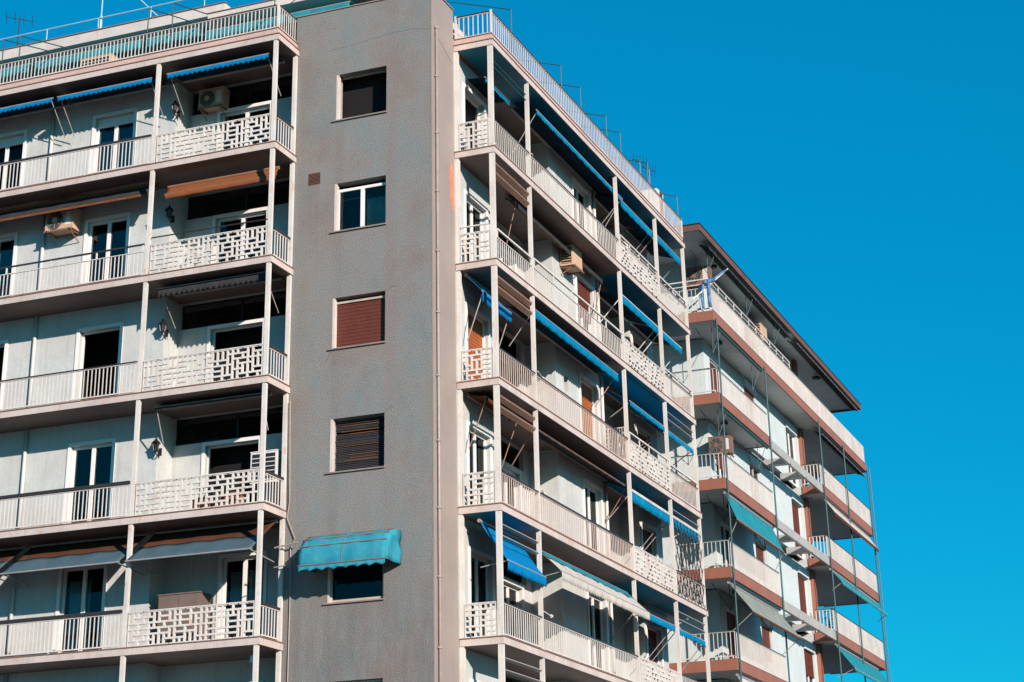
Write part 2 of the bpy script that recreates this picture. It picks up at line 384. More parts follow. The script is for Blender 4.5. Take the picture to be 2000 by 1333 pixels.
def awning(name, label, group, face, a0, a1, o0, z0, o1, z1, mat, val=0.2, valmat=None, wave=0.1, arms=True, armz=1.0, bar='greymetal', sag=0.0, edge=None, stripe=False, scal=0.055, lower=None):
    """o0,z0 wall edge; o1,z1 front edge; a0..a1 width"""
    t = thing(name, label, 'awning', Pt(face, o0, (a0+a1)/2, z0), group)
    nn = max(8, int((a1-a0)/0.12)); m_ = 8; rows = []
    for i in range(m_+1):
        u = i/m_; row = []
        for j in range(nn+1):
            a = a0+(a1-a0)*j/nn
            row.append(Pt(face, o0+(o1-o0)*u, a, z0+(z1-z0)*u-sag*math.sin(u*math.pi)-0.012*math.sin(j*.9)*math.sin(u*math.pi)))
        rows.append(row)
    if stripe:
        mb = MB(); mb.grid(rows, .006); fb = obj('fabric', mb, mat, t, True)
    else:
        if lower: obj('lower_fabric', MB().grid(rows[m_//2:], .006), lower, t, True); rows = rows[:m_//2+1]
        fb = obj('fabric', MB().grid(rows, .006), mat, t, True)
    if val:
        nv = max(12, int((a1-a0)/0.03)); rows = []
        for z_ in (0, .5, 1):
            row = []
            for j in range(nv+1):
                a = a0+(a1-a0)*j/nv; sc = scal*abs(math.sin(math.pi*(a-a0)/wave/1.5)) if z_ == 1 else 0
                row.append(Pt(face, o1+.012+.012*math.sin(a*11+z_)*z_, a, z1-val*z_+sc))
            rows.append(row)
        obj('valance', MB().grid(rows, .005, Pt(face, -1, 0, 0)), valmat or mat, t, True)
    if stripe:
        obj('stripe', B(MB(), face, o1+.014, o1+.03, a0, a1, z1-.035, z1+.045), 'whitecloth', t)
    fbm = MB().tube(Pt(face, o1, a0-.02, z1), Pt(face, o1, a1+.02, z1), 0.018)
    obj('front_bar', fbm, bar, t)
    if o0 < o1-.1: obj('roller', MB().tube(Pt(face, o0, a0, z0), Pt(face, o0, a1, z0), 0.045, 10), bar, t)
    if arms:
        for a in (a0+.06, a1-.06):
            obj('arm', MB().tube(Pt(face, o1, a, z1), Pt(face, o0 if arms == 'short' else min(o0, o1-.3), a, z1-armz), 0.014), bar, t)
    return t
def ac_unit(label, face, o, a0, a1, z0, z1, mat='ac', d=0.32, fan='front', rack=True, group='air conditioning units'):
    t = thing('air_conditioner', label, 'air conditioner', Pt(face, o, (a0+a1)/2, z0), group)
    body = B(MB(), face, o, o+d, a0, a1, z0, z1); B(body, face, o-.01, o+d+.012, a0-.012, a1+.012, z1, z1+.02)
    cs = obj('casing', body, mat, t)
    wv = a1-a0; r = min(.42*(z1-z0), .33*wv)
    if fan == 'front':
        c = Pt(face, o+d+.012, a0+wv*.36, (z0+z1)/2); ax = Pt(face, 1, 0, 0)
        gm = MB().disc(c, ax, r, .02, 28); gl = obj('fan_opening', gm, 'black', t)
        rg = MB(); c2 = Vector(Pt(face, o+d+.028, a0+wv*.36, (z0+z1)/2)); A = Vector(Pt(face, 0, 1, 0)); Z = Vector((0, 0, 1))
        for q in (.3, .5, .7, .88, 1.02):
            pts = [c2+A*math.cos(x*math.pi/12)*r*q+Z*math.sin(x*math.pi/12)*r*q for x in range(25)]; rg.path(pts, .005, 4)
        for x in range(8):
            rg.tube(c2, c2+A*math.cos(x*math.pi/4)*r+Z*math.sin(x*math.pi/4)*r, .005, 4)
        obj('fan_grille', rg, 'greymetal', t)
        obj('hub', MB().disc(Pt(face, o+d+.034, a0+wv*.36, (z0+z1)/2), ax, r*.35, .012, 16), mat, t)
        pl = B(MB(), face, o+d, o+d+.008, a0+wv*.72, a0+wv*.92, z0+.2*(z1-z0), z1-.15*(z1-z0)); obj('side_panel', pl, 'acwhite', t)
    else:                                     # louvred end towards the camera
        lv = MB(); n = 6
        for i in range(n):
            z = z0+.06+(z1-z0-.12)*i/n; lv.box(*( (o+.05, o+d-.05) if face == 'x' else (a0+.05, a1-.05)), *( (a0-.02, a0) if face == 'x' else (-o-d-.02, -o-d)), z, z+.02)
        bk = MB(); bk.box(*( (o+.04, o+d-.04) if face == 'x' else (a0+.04, a1-.04)), *( (a0-.006, a0+.001) if face == 'x' else (-o-d-.006, -o-d+.001)), z0+.05, z1-.05)
        obj('louvre_backing', bk, 'black', t); obj('louvre', lv, mat, t)
    if rack:
        rk = MB()
        for a in (a0+.08, a1-.08):
            B(rk, face, o-.25, o+d+.05, a-.02, a+.02, z0-.04, z0-.002); rk.tube(Pt(face, o-.24, a, z0-.32), Pt(face, o+d, a, z0-.04), .014)
        B(rk, face, o+d+.02, o+d+.05, a0, a1, z0-.04, z0+.01)
        obj('bracket', rk, 'rustmetal', t)
    return t
def lantern(label, face, o, a, z):
    """z = bottom of lantern body; bracket goes back to the wall at o"""
    t = thing('wall_lantern', label, 'lamp', Pt(face, o, a, z), 'carriage lanterns on the loggia walls')
    c = Vector(Pt(face, o+.2, a, 0))
    def ring(r, zz, n=6): return [(c.x+r*math.cos(i*math.pi*2/n), c.y+r*math.sin(i*math.pi*2/n), zz) for i in range(n)]
    def lathe(rs, mat, nm):
        mb = MB()
        for r, zz in rs: mb.v += ring(r, zz)
        for k in range(len(rs)-1):
            for i in range(6):
                j = (i+1) % 6; mb.f.append((k*6+i, k*6+j, k*6+6+j, k*6+6+i))
        mb.f.append(tuple(reversed(range(6)))); mb.f.append(tuple(range((len(rs)-1)*6, len(rs)*6))); return obj(nm, mb, mat, t)
    lathe([(.05, z+.03), (.09, z+.21)], 'black', 'lamp_glass')
    lathe([(.13, z+.212), (.1, z+.25), (.045, z+.3), (.03, z+.33), (.012, z+.37)], 'black', 'cap')
    fr = MB()
    for p, q in zip(ring(.053, z+.03), ring(.093, z+.21)): fr.tube(p, q, .009, 4)
    fr.path([(*Vector(p),) for p in ring(.055, z+.03)+ring(.055, z+.03)[:1]], .01, 4)
    obj('cage', fr, 'black', t)
    br = MB().path([Pt(face, o+.02, a, z+.05), Pt(face, o+.1, a, z-.07), Pt(face, o+.17, a, z-.04), Pt(face, o+.2, a, z+.03)], .014)
    B(br, face, o, o+.02, a-.05, a+.05, z-.05, z+.14); obj('bracket', br, 'black', t)
    return t

# ================================================================== MAIN BUILDING
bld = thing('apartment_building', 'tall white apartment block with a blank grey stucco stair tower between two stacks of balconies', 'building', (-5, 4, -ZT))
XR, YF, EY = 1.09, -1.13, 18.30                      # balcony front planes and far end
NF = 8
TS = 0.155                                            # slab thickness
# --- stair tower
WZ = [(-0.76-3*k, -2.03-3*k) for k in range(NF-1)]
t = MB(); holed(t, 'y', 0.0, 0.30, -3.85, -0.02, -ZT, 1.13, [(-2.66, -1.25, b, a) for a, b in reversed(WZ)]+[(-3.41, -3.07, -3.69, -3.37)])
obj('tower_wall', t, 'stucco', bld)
t = MB().box(-0.3, 0.0, 0.003, 1.385, -ZT, 1.19); obj('tower_side_wall', t, 'side', bld)
t = MB().box(-3.85, -3.55, 0.30, 3.0, -ZT, 1.10); obj('tower_side_wall', t, 'side', bld)
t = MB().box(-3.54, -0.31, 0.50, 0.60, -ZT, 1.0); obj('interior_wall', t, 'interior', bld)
t = MB().box(-3.9, -.02, -.03, .34, 1.131, 1.16).box(-.34, .03, .345, 1.40, 1.191, 1.22); obj('parapet_coping', t, 'ledge', bld)
obj('corner_bead', MB().box(-.019, .014, -.006, .014, -ZT, 1.1).box(.0005, .008, .0145, .10, -ZT, 1.12), 'side', bld)
for k, (a, b) in enumerate(WZ):
    zt, zb = a, b
    if k == 0: f = opening(bld, 'window', 'y', 0.0, -2.66, -1.25, zb, zt, 'open', 0, inset=.24, surround=False, fr='woodframe')
    elif k == 1: f = opening(bld, 'window', 'y', 0.0, -2.66, -1.25, zb, zt-.12, 'glass', 1, inset=.2, surround=False, cur='palecurtain', curspan=(.55, .98))
    elif k == 2: f = opening(bld, 'window', 'y', 0.0, -2.66, -1.25, zb, zt-.08, 'shutter', 0, inset=.17, surround=False, fr='woodframe')
    elif k == 3:
        f = opening(bld, 'window', 'y', 0.0, -2.66, -1.25, zb, zt, 'open', 0, inset=.22, surround=False, fr='woodframe')
        s = MB()
        for i in range(30):
            z = zb+.04+i*.041; j = rnd.uniform(-.012, .012)
            if rnd.random() < .88: s.box(-2.60, -1.30, .19+j, .2+j, z, z+rnd.uniform(.022, .035))
        obj('slatted_blind', s, 'darkcloth', f)
        s = MB()
        for zz in (.28, .34, .41, .62, .9, .97, 1.1): s.box(-2.5+rnd.uniform(0, .3), -1.4-rnd.uniform(0, .2), .175, .183, zb+zz, zb+zz+.012)
        obj('slat_edge', s, 'bamboo', f)
    elif k == 4: f = opening(bld, 'window', 'y', 0.0, -2.66, -1.25, zb, zt, 'glass', 0, inset=.15, surround=False, fr='woodframe')
    else: f = opening(bld, 'window', 'y', 0.0, -2.66, -1.25, zb, zt, 'open', 0, inset=.2, surround=False)
    obj('reveal', MB().box(-2.66+.001, -2.60, -.0+.004, .13, zb+.002, zt-.002), 'white', f)
    obj('sill', MB().box(-2.75, -1.22, -.05, .28, zb-.035, zb-.003), 'ledge', f)
v = MB(); v.box(-3.41, -3.07, .07, .08, -3.69, -3.37)
for i in range(9): v.box(-3.41, -3.07, .0, .05, -3.685+i*.036, -3.665+i*.036)
obj('vent_grille', v, 'roofedge', bld)
# hairline cracks in the stucco
def crack(pts, r=0.008):
    mb = MB(); q = []
    for p0, p1 in zip(pts, pts[1:]):
        n = 7
        for i in range(n):
            u = i/n; q.append((p0[0]+(p1[0]-p0[0])*u, p0[1]+(p1[1]-p0[1])*u, p0[2]+(p1[2]-p0[2])*u+rnd.uniform(-.016, .016)))
    q.append(pts[-1]); mb.path(q, r, 3); return obj('crack', mb, 'crack', bld)
crack([(-2.9, 0, -.02), (-2.2, 0, .02), (-1.2, 0, .12), (-.45, 0, .14), (-.02, 0, .02)], .004)
crack([(0, .12, -.05), (0, .6, -.12), (0, 1.3, -.4)], .006)
crack([(-1.25, 0, -6.76), (-1.0, 0, -6.66)], .006); crack([(-1.25, 0, -9.76), (-1.05, 0, -9.6)], .006)
crack([(-2.66, 0, -8.05), (-2.85, 0, -8.4)], .005)
pp = MB(); pp.tube((0.05, .2, .1), (0.05, .2, -ZT), .035, 10); pp.tube((.05, .2, .1), (.05, .2, .17), .05, 10)
for i in range(12): pp.tube((.05, .2, -1.2-i*1.55), (.05, .2, -1.25-i*1.55), .05, 10); pp.box(0, .05, .15, .25, -1.24-i*1.55, -1.21-i*1.55)
obj('drainpipe', pp, 'pipe', bld, True)
obj('plaster_patch', MB().prism([(1.12, -3.2), (1.35, -3.35), (1.36, -4.3), (1.22, -4.55), (1.08, -4.2), (1.02, -3.6)], 'x', .001, .006), 'patch', bld)

# --- left wing walls
LX0, LXL, LXE = -17.0, -7.45, -3.76                     # far left, loggia corner, balcony end
doorsL = [(-16.6, -15.4), (-13.45, -12.24), (-9.95, -8.74)]
for k in range(NF-1):
    zc, zf = -3*k-.001, -3*k-3+TS+.001
    t = MB(); holed(t, 'y', .10, .35, LX0, LXL-.25, zf, zc, [(a, b, zf, -3*k-.6) for a, b in doorsL])
    t.box(LXL-.25, LXL, .10, 1.05, zf, zc)
    if k < 4: holed(t, 'y', .80, 1.05, LXL, -3.86, zf, zc, [(LXL+.002, -6.5, -3*k-.70, -3*k-.012), (-6.5, -5.0, zf, -3*k-.80), (-6.5, -5.0, -3*k-.70, -3*k-.012), (-5.0, -3.95, -3*k-.70, -3*k-.012)])
    else: holed(t, 'y', .80, 1.05, LXL, -3.86, zf, zc, [(-5.9, -4.75, zf, -3*k-.6)])
    obj('wall', t, 'wall', bld)
    if k < 4:
        f = MB(); frame_bars(f, 'y', -.98, LXL+.01, -3.95, -3*k-.70, -3*k-.012, .035, .05, (-5.7,)); fo = obj('clerestory_window', f, 'black', bld)
        obj('pane', MB().box(LXL+.05, -3.98, .955, .962, -3*k-.67, -3*k-.05), 'glass', fo)
        styl = [('glass', 'frame', None), ('glass', 'frame', None), ('open', 'frame', None), ('open', 'frame', None)][k]
        opening(bld, 'door', 'y', -.80, -6.5, -5.0, zf, -3*k-.80, styl[0], 1, styl[1], inset=.15)
    else: opening(bld, 'door', 'y', -.80, -5.9, -4.75, zf, -3*k-.6, 'glass', 1, inset=.15, cur='palecurtain')
    for i, (a, b) in enumerate(doorsL):
        st = {0: 'box', 1: 'glass', 2: 'open', 3: 'glass', 4: 'glass'}.get(k, 'open')
        cu = {0: 'curtain', 1: None, 3: None, 4: 'palecurtain'}.get(k)
        opening(bld, 'door', 'y', -.10, a, b, zf, -3*k-.6, st, 1, 'frame', cur=cu, inset=.14, curspan=(.08, .6) if k == 4 else (.05, .95))
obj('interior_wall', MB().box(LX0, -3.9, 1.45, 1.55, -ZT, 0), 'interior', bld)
rp = MB()
for k in range(NF-1): rp.tube((-11.3, .05, -3*k-.002), (-11.3, .05, -3*k-2.81), .05, 8)
obj('rainwater_pipe', rp, 'wall', bld, True)
# --- right wing walls
doorsY = (2.06, 3.44)
for k in range(NF-1):
    zc, zf = -3*k-.001, -3*k-3+TS+.001
    t = MB(); holed(t, 'x', -.25, 0, 1.39, 3.95, zf, zc, [(2.06, 3.44, zf, -3*k-.72)])
    t.box(-.95, -.255, 3.70, 3.95, zf, zc)
    holed(t, 'x', -.95, -.70, 3.955, 7.95, zf, zc, [(4.6, 5.8, -3*k-.62, -3*k-.03), (5.8, 7.2, zf, -3*k-.75), (5.8, 7.2, -3*k-.62, -3*k-.03), (7.2, 7.55, -3*k-.62, -3*k-.03)])
    t.box(-.95, .15, 7.955, 8.20, zf, zc)
    hol = [(9.93, 11.36, zf, -3*k-.46)]
    if k == 2: hol = [(8.6, 8.95, -7.2, -6.75)]+hol
    holed(t, 'x', -.10, .15, 8.205, 11.60, zf, zc, hol)
    t.box(-.95, .15, 11.605, 11.85, zf, zc)
    holed(t, 'x', -.95, -.70, 11.855, 15.55, zf, zc, [(12.6, 13.9, zf, -3*k-.6)])
    holed(t, 'x', -.35, -.10, 15.555, 17.9, zf, zc, [(15.8, 17.2, zf, -3*k-.5)])
    t.box(-.95, -.36, 15.555, 15.8, zf, zc)
    t.box(-.95, -.36, 17.65, 17.9, zf, zc)
    obj('wall', t, 'wall', bld)
    st, cu = [('open', None), ('glass', 'palecurtain'), ('orange', None), ('glass', 'curtain'), ('glass', 'palecurtain'), ('open', None), ('open', None)][k]
    opening(bld, 'door', 'x', 0, 2.06, 3.44, zf, -3*k-.72, st, 1, 'frame', cur=cu)
    f = MB(); frame_bars(f, 'x', -.88, 4.6, 7.55, -3*k-.62, -3*k-.03, .04, .05, (6.0,)); fo = obj('clerestory_window', f, 'black', bld)
    obj('pane', MB().box(-.86, -.853, 4.63, 7.5, -3*k-.59, -3*k-.06), 'glass', fo)
    opening(bld, 'door', 'x', -.70, 5.8, 7.2, zf, -3*k-.75, 'glass' if k in (1, 3, 4) else 'open', 1)
    st, cu = [('glass', 'curtain'), ('half', None), ('orange', None), ('glass', 'curtain'), ('glass', 'palecurtain'), ('open', None), ('open', None)][k]
    opening(bld, 'door', 'x', .15, 9.93, 11.36, zf, -3*k-.46, st, 1, 'frame', cur=cu)
    opening(bld, 'door', 'x', -.70, 12.6, 13.9, zf, -3*k-.6, 'glass' if k > 2 else 'open', 1)
    opening(bld, 'door', 'x', -.10, 15.8, 17.2, zf, -3*k-.5, ['half', 'open', 'orange', 'shutter', 'shutter', 'shutter', 'open'][k], 1)
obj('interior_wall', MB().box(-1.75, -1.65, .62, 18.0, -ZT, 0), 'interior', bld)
rp = MB()
for k in range(NF-1): rp.tube((.2, 11.72, -3*k-.002), (.2, 11.72, -3*k-2.81), .045, 8)
obj('rainwater_pipe', rp, 'column', bld, True)
obj('rear_wall', MB().box(LX0, -1.8, 3.2, 18.0, -ZT, .02).box(-1.6, -.96, 17.9-.3, 17.9, -ZT, -.2), 'side', bld)

# --- slabs, columns, railings
BLUE_BOUNCE = {0: ((1.42, 18.25),), 1: ((11.5, 18.25),), 2: ((11.5, 18.25),), 4: ((1.42, 3.95),)}  # stretches of each slab whose soffit carries the painted blue bounce light
for k in range(NF):
    z0, z1 = -3*k, -3*k+TS
    # left wing
    s = MB().box(LX0, LXE, YF, -.003, z0, z1).box(LX0, -3.87, -.003, 1.6, z0, z1)
    bl = obj('balcony', s, 'fascia', bld)
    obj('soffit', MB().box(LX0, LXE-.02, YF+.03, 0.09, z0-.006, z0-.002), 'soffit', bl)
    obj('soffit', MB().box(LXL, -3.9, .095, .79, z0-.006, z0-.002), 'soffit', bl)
    obj('drip_edge', MB().box(LX0, LXE+.02, YF-.02, YF+.05, z1, z1+.022).box(LXE-.05, LXE+.02, YF+.05, -.004, z1, z1+.022), 'drip', bl)
    # right wing
    s = MB().box(.003, XR, 1.40, EY+.1, z0, z1).box(-1.2, .003, 1.41, EY+.1, z0, z1)
    br = obj('balcony', s, 'fascia', bld)
    obj('drip_edge', MB().box(XR-.05, XR+.02, 1.38, EY+.12, z1, z1+.022).box(.004, XR-.05, 1.38, 1.45, z1, z1+.022), 'drip', br)
    obj('unseen_floor_tiles', MB().box(LX0, LXE-.1, YF+.06, 1.4, z1+.001, z1+.006), 'tiles', bl)  # unseen dark layer, added to cut bounce light onto the soffits
    obj('unseen_floor_tiles', MB().box(-1.6, XR-.07, 1.46, EY, z1+.001, z1+.006), 'tiles', br)
    blue = BLUE_BOUNCE.get(k, ()); y = 1.43
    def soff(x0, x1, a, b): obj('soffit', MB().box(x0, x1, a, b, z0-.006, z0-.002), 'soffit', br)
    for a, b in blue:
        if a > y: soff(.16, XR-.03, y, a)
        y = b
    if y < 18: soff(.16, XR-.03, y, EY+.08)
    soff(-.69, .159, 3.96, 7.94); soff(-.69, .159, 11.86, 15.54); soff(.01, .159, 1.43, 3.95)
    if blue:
        for a, b in blue: obj('soffit', MB().box(.16, XR-.03, max(a, 1.43), b, z0-.0065, z0-.002), 'bouncesoffit', br, label='soffit with blue awning bounce light in its colour')
    if k == 0:
        # second, set-back band of the terrace and its railings
        obj('terrace_band', MB().box(LX0, LXE-.05, YF+.05, -.004, TS+.025, TS+.19).box(LX0, -3.87, -.004, 1.6, TS+.025, TS+.19), 'pinkband', bl)
        obj('drip_edge', MB().box(LX0, LXE-.03, YF+.03, YF+.1, TS+.19, TS+.21).box(LXE-.1, LXE-.03, YF+.1, -.004, TS+.19, TS+.21), 'drip', bl)
        obj('terrace_band', MB().box(.004, XR-.05, 1.45, EY+.05, TS+.025, TS+.19).box(-1.2, .004, 1.45, EY+.05, TS+.025, TS+.19), 'pinkband', br)
        obj('drip_edge', MB().box(XR-.1, XR-.03, 1.43, EY+.07, TS+.19, TS+.21).box(.004, XR-.1, 1.43, 1.5, TS+.19, TS+.21), 'drip', br)
        zr = TS+.2
        railing(bl, 'y', 1.06, LX0, LXE-.12, zr, .62, step=.112, toph=.035, lo=.05)
        railing(bl, 'x', LXE-.07, YF+.1, -.08, zr, .62, step=.112, toph=.035, lo=.05)
        railing(br, 'x', XR-.06, 1.5, EY+.05, zr, .62, step=.14, toph=.035, lo=.05)
        railing(br, 'y', -1.5, .06, XR-.1, zr, .62, step=.125, toph=.035, lo=.05)
        for x, y in ((LXE-.07, YF+.07), (XR-.06, 1.5), (.03, 1.5), (XR-.06, EY+.03)): obj('corner_post', MB().box(x-.025, x+.025, y-.025, y+.025, zr, zr+.7), 'rail', bl if x < -1 else br)
        continue
    zr = z1+.02
    if k < NF-1:
        # left railing + screen (storey above slab k)
        kw = {1: dict(toph=.06), 2: dict(h=.66, toph=0, up=.2, upmat='darkrail'), 3: dict(toph=.03, up=0), 4: dict(toph=.09), 5: dict(toph=.09), 6: {}}[k]
        x0 = LX0
        railing(bl, 'y', 1.08, LX0, -7.42, z1, **kw)
        screen(bl, 'y', 1.10, -7.22, -3.93, z1+.03, .76, 11+k)
        if k == 2: obj('handrail', MB().tube((-7.22, -1.08, z1+1.0), (-3.93, -1.08, z1+.98), .018), 'darkrail', bl)
        railing(bl, 'x', LXE-.05, YF+.16, -.15, z1, .7, toph=.06, step=.13, wbar=.03)
        # right
        screen(br, 'y', -1.43, .12, .90, z1+.03, .74, 31+k)
        if k == 2:
            railing(br, 'x', XR-.05, 1.58, 3.95, z1, .62, toph=0, up=.22, step=.14); railing(br, 'x', XR-.05, 4.12, 11.28, z1, .62, toph=0, up=.26, step=.14)
            obj('handrail', MB().tube((.12, 1.46, z1+.97), (.90, 1.46, z1+.97), .022), 'rail', br)
        else:
            railing(br, 'x', XR-.05, 1.58, 3.95, z1, .74, toph=.035, step=.14, mat='rustrail' if k in (3, 4) else 'rail'); railing(br, 'x', XR-.05, 4.12, 11.28, z1, .74, toph=.035 if k != 4 else .05, step=.14, mat='rustrail' if k in (3, 4) else 'rail')
        screen(br, 'x', XR-.03, 11.46, 15.18, z1+.03, .74, 51+k)
        railing(br, 'x', XR-.05, 15.34, EY-.08, z1, .72, toph=.03, step=.14, up=.0 if k > 3 else .2)
        if k in (1, 3):
            ur = MB()
            for i in range(5): a = 11.5+i*.9; ur.box(XR-.06, XR-.03, a-.015, a+.015, z1+.79, z1+.99)
            ur.box(XR-.07, XR-.02, 11.46, 15.18, z1+.99, z1+1.03)
            if k == 1: ur.box(XR-.05, XR-.03, 11.46, 15.18, z1+.88, z1+.9)
            obj('handrail', ur, 'rail', br)
    # columns standing on slab k, under slab k-1
    zt = -3*(k-1)-.003; zb = z1+.003
    for x in (-7.30, -3.85):
        x0 = x-.06; cm = MB().box(x0, x0+.105, YF+.02, YF+.10, zb, zt)
        obj('column', cm, 'column', bld)
    obj('column', MB().box(LXE-.13, LXE-.03, -.09, -.008, zb, zt), 'column', bld)
    for y in (1.42, 3.96, 11.30, 15.20, EY-.06):
        cw = .135 if y == 1.42 else .105
        obj('column', MB().box(XR-.02-cw, XR-.02, y, y+.075, zb, zt), 'column', bld)
    obj('column', MB().box(.006, .105, 1.42, 1.52, zb, zt), 'column', bld)
    # louvre boards across the corner bay (storey k-1 = between slab k-1 and k)
    f = k-1
    if f >= 1:
        for dz in (.30, .56):
            thn = .05 if f < 4 else .02
            lo_ = .06 if f < 4 else .01
            obj('louvre_board', MB().prism([(.93, zt-dz-.02), (1.03, zt-dz+lo_), (1.03, zt-dz+lo_+thn), (.93, zt-dz-.02+thn)], 'y', 1.58, 3.98), 'slat' if f < 4 else 'greymetal', bld)
    else:
        for dz in (.34, .5): obj('louvre_board', MB().tube((1.0, 1.58, zt-dz), (1.0, 3.98, zt-dz), .015), 'darkteal', bld)
    if f in (2, 3, 4):
        for dz in (.28, .5):
            obj('louvre_board', MB().prism([(.95, zt-dz-.01), (1.03, zt-dz+.01), (1.03, zt-dz+.03), (.95, zt-dz+.01)], 'y', 15.36, 18.2), 'greymetal', bld)
# wrought-iron divider between loggias and wire lattice on the last bay
iron = MB(); zf = -9+TS
for x in [.18+.07*i for i in range(11)]: iron.tube((x, 11.75, zf+.05), (x, 11.75, zf+1.25), .008, 4)
for i in range(3):
    for q in (.35, .75, 1.05):
        c = (.32+.26*i, zf+q)
        iron.path([(c[0]+.08*math.cos(t_*.7), 11.74, c[1]+.08*math.sin(t_*.7)) for t_ in range(10)], .01, 4)
iron.tube((.16, 11.75, zf+1.25), (.92, 11.75, zf+1.25), .015); iron.tube((.16, 11.75, zf+.05), (.92, 11.75, zf+.05), .015)
obj('wrought_iron_divider', iron, 'rail', bld)
lat = MB(); zl0, zl1 = -12+TS+.05, -12+TS+2.3
step = .34
for i in range(-6, 9):
    for sgn in (1, -1):
        a0 = 15.36+i*step; p = []
        for j in range(30):
            a = a0+j*.1*.62; z = (zl0+j*.1 if sgn > 0 else zl1-j*.1)
            if 15.36 <= a <= 18.2 and zl0 <= z <= zl1: p.append((XR-.02+.015*sgn, a, z))
        if len(p) > 1: lat.path([p[0], p[-1]], .012, 4)
obj('iron_lattice', lat, 'black', bld)
# small white clothes-line arms sticking out of the rails
for x, y, z, L in ((XR, 4.2, -1.98, .45), (XR, 4.2, -7.95, .5), (XR, 4.2, -10.95, .4), (XR, 4.15, -13.9, .6), (XR, 15.4, -7.9, .5), (XR, 11.4, -4.95, .5)):
    obj('clothesline_arm', MB().tube((x-.05, y, z), (x-.2, y+L*1.5, z+.03), .016).disc((x-.2, y+L*1.5, z+.03), (0, 1, 0), .045, .05, 10), 'rail', bld)

# --- roof-terrace storey
obj('penthouse_wall', MB().box(LX0, -4.8, 3.19, 3.4, .2, 1.55), 'reflect', bld)  # glazed front with its reflections painted on
obj('penthouse_wall', MB().box(LX0, -4.8, 3.2, 3.41, 1.551, 2.6).box(-6.9, -1.0, 2.42, 2.5, .4, 1.9), 'interior', bld)  # near-black boxes stand for the shaded void below the roof
obj('penthouse_wall', MB().box(-4.8, -2.6, 2.2, 2.4, .38, 2.0).box(-1.8, -.9, 2.0, 17.6, .38, 1.3), 'side', bld)
for i in range(6):
    x = -16.2+i*1.9; fo = MB(); frame_bars(fo, 'y', -3.18, x, x+1.7, .45, 2.3, .06, .04, (x+.85,)); f = obj('window', fo, 'frame', bld)
    obj('pane', MB().box(x+.06, x+1.64, 3.165, 3.17, .51, 2.24), 'glass', f)
obj('penthouse_roof', MB().box(LX0-2, -6.95, 1.5, 9.0, 2.64, 2.95).box(-6.9, -1.0, .55, 6.0, 1.94, 2.14), 'white', bld)
obj('drip_edge', MB().box(LX0-2, -6.92, 1.47, 1.56, 2.951, 2.98).box(-6.92, -1.0, .52, .6, 2.141, 2.16), 'drip', bld)
r = MB()
for i in range(9):
    x = -18.2+i*1.75; r.tube((x, 1.65, 2.96), (x, 1.65, 3.42), .015)
r.tube((-18.6, 1.65, 3.42), (-4.2, 1.65, 3.42), .017)
obj('roof_railing', r, 'roofrail', bld)
r = MB().tube((-11.15, 1.7, 2.96), (-11.15, 1.7, 5.4), .02).tube((-11.15, 1.7, 2.96), (-11.15, 1.7, 3.5), .04)
r.tube((-9.2, 2.2, 3.0), (-11.0, 2.6, 4.9), .022); obj('roof_mast', r, 'roofrail', bld)
w_ = MB()
for i in range(5): w_.box(-.6+i*.2, -.57+i*.2, 1.62, 1.65, .4, .95)
w_.path([(-.9, 1.6, 1.25), (.7, 4.2, .55)], .025).path([(-.9, 1.6, 1.05), (.7, 4.2, .38)], .02); obj('terrace_stair_rail', w_, 'rail', bld)
# awning support frames around the terrace edge
def roof_frame(label, face, a, o=1.0, h=1.78, inn=2.2, rise=.75):
    t = thing('angled_roof_support', label, 'metal support', Pt(face, o, a, TS+.2), 'bare metal supports on the roof terrace')
    obj('post', MB().tube(Pt(face, o, a, TS+.2), Pt(face, o, a, h), .016), 'darkteal', t)
    obj('rafter', MB().tube(Pt(face, o, a, h), Pt(face, o-inn, a, h+rise), .016), 'darkteal', t)
for i, y in enumerate((3.03, 6.87, 8.51, 10.8, 12.15, 14.87, 18.1)):
    roof_frame(['nearest', 'second', 'third', 'fourth', 'fifth', 'sixth', 'farthest'][i]+' thin dark angled metal support from the grey tower along the right terrace railing', 'x', y)
for i, x in enumerate((-12.35, -10.9-.9, -7.75, -7.0, -3.95)):
    roof_frame(['leftmost', 'second', 'third', 'fourth', 'rightmost'][i]+' thin dark angled metal support from the left above the left terrace railing', 'y', x, 1.05, 1.75, 2.2, .6)

# ================================================================== AWNINGS (each a thing of its own)
G = 'fabric awnings of the main block'
def AW(label, face, a0, a1, o0, z0, o1, z1, mat, **k):
    if abs(z1-z0) < .36 and mat in ('brightblue', 'bluecloth') and not k.get('stripe'): k['valmat'] = mat; mat = 'shadecloth'  # sheet takes the shade-coloured copy, valance stays blue
    return awning('awning', label, G, face, a0, a1, o0, z0, o1, z1, mat, **k)
# right wing
AW('short bright blue awning strip in the corner bay of the top storey, right wing', 'x', 2.2, 3.9, -.0, -.45, .55, -.5, 'brightblue', val=.16, arms=False)
AW('long bright blue scalloped awning of the top storey, second bay of the right wing', 'x', 5.0, 12.3, .17, -.15, .92, -.36, 'brightblue', val=.17, armz=1.1)
AW('bright blue awning with white folding arms, third bay of the top storey', 'x', 12.0, 15.1, .0, -.15, .95, -.48, 'brightblue', val=.28)
AW('bright blue awning with white arms in the last bay of the top storey', 'x', 15.4, 18.1, .0, -.15, .98, -.45, 'brightblue', val=.28)
AW('dark rolled-up awning under the slab above the orange-tinted air conditioner, right wing', 'x', 4.3, 11.3, .25, -3.1, .5, -3.22, 'darkcloth', val=.15, bar='rustmetal', armz=1.15, scal=0)
AW('blue awning under a white cassette, third bay, second storey from the top', 'x', 11.6, 15.1, .0, -3.3, .98, -3.65, 'brightblue', val=.26, bar='frame', scal=0)
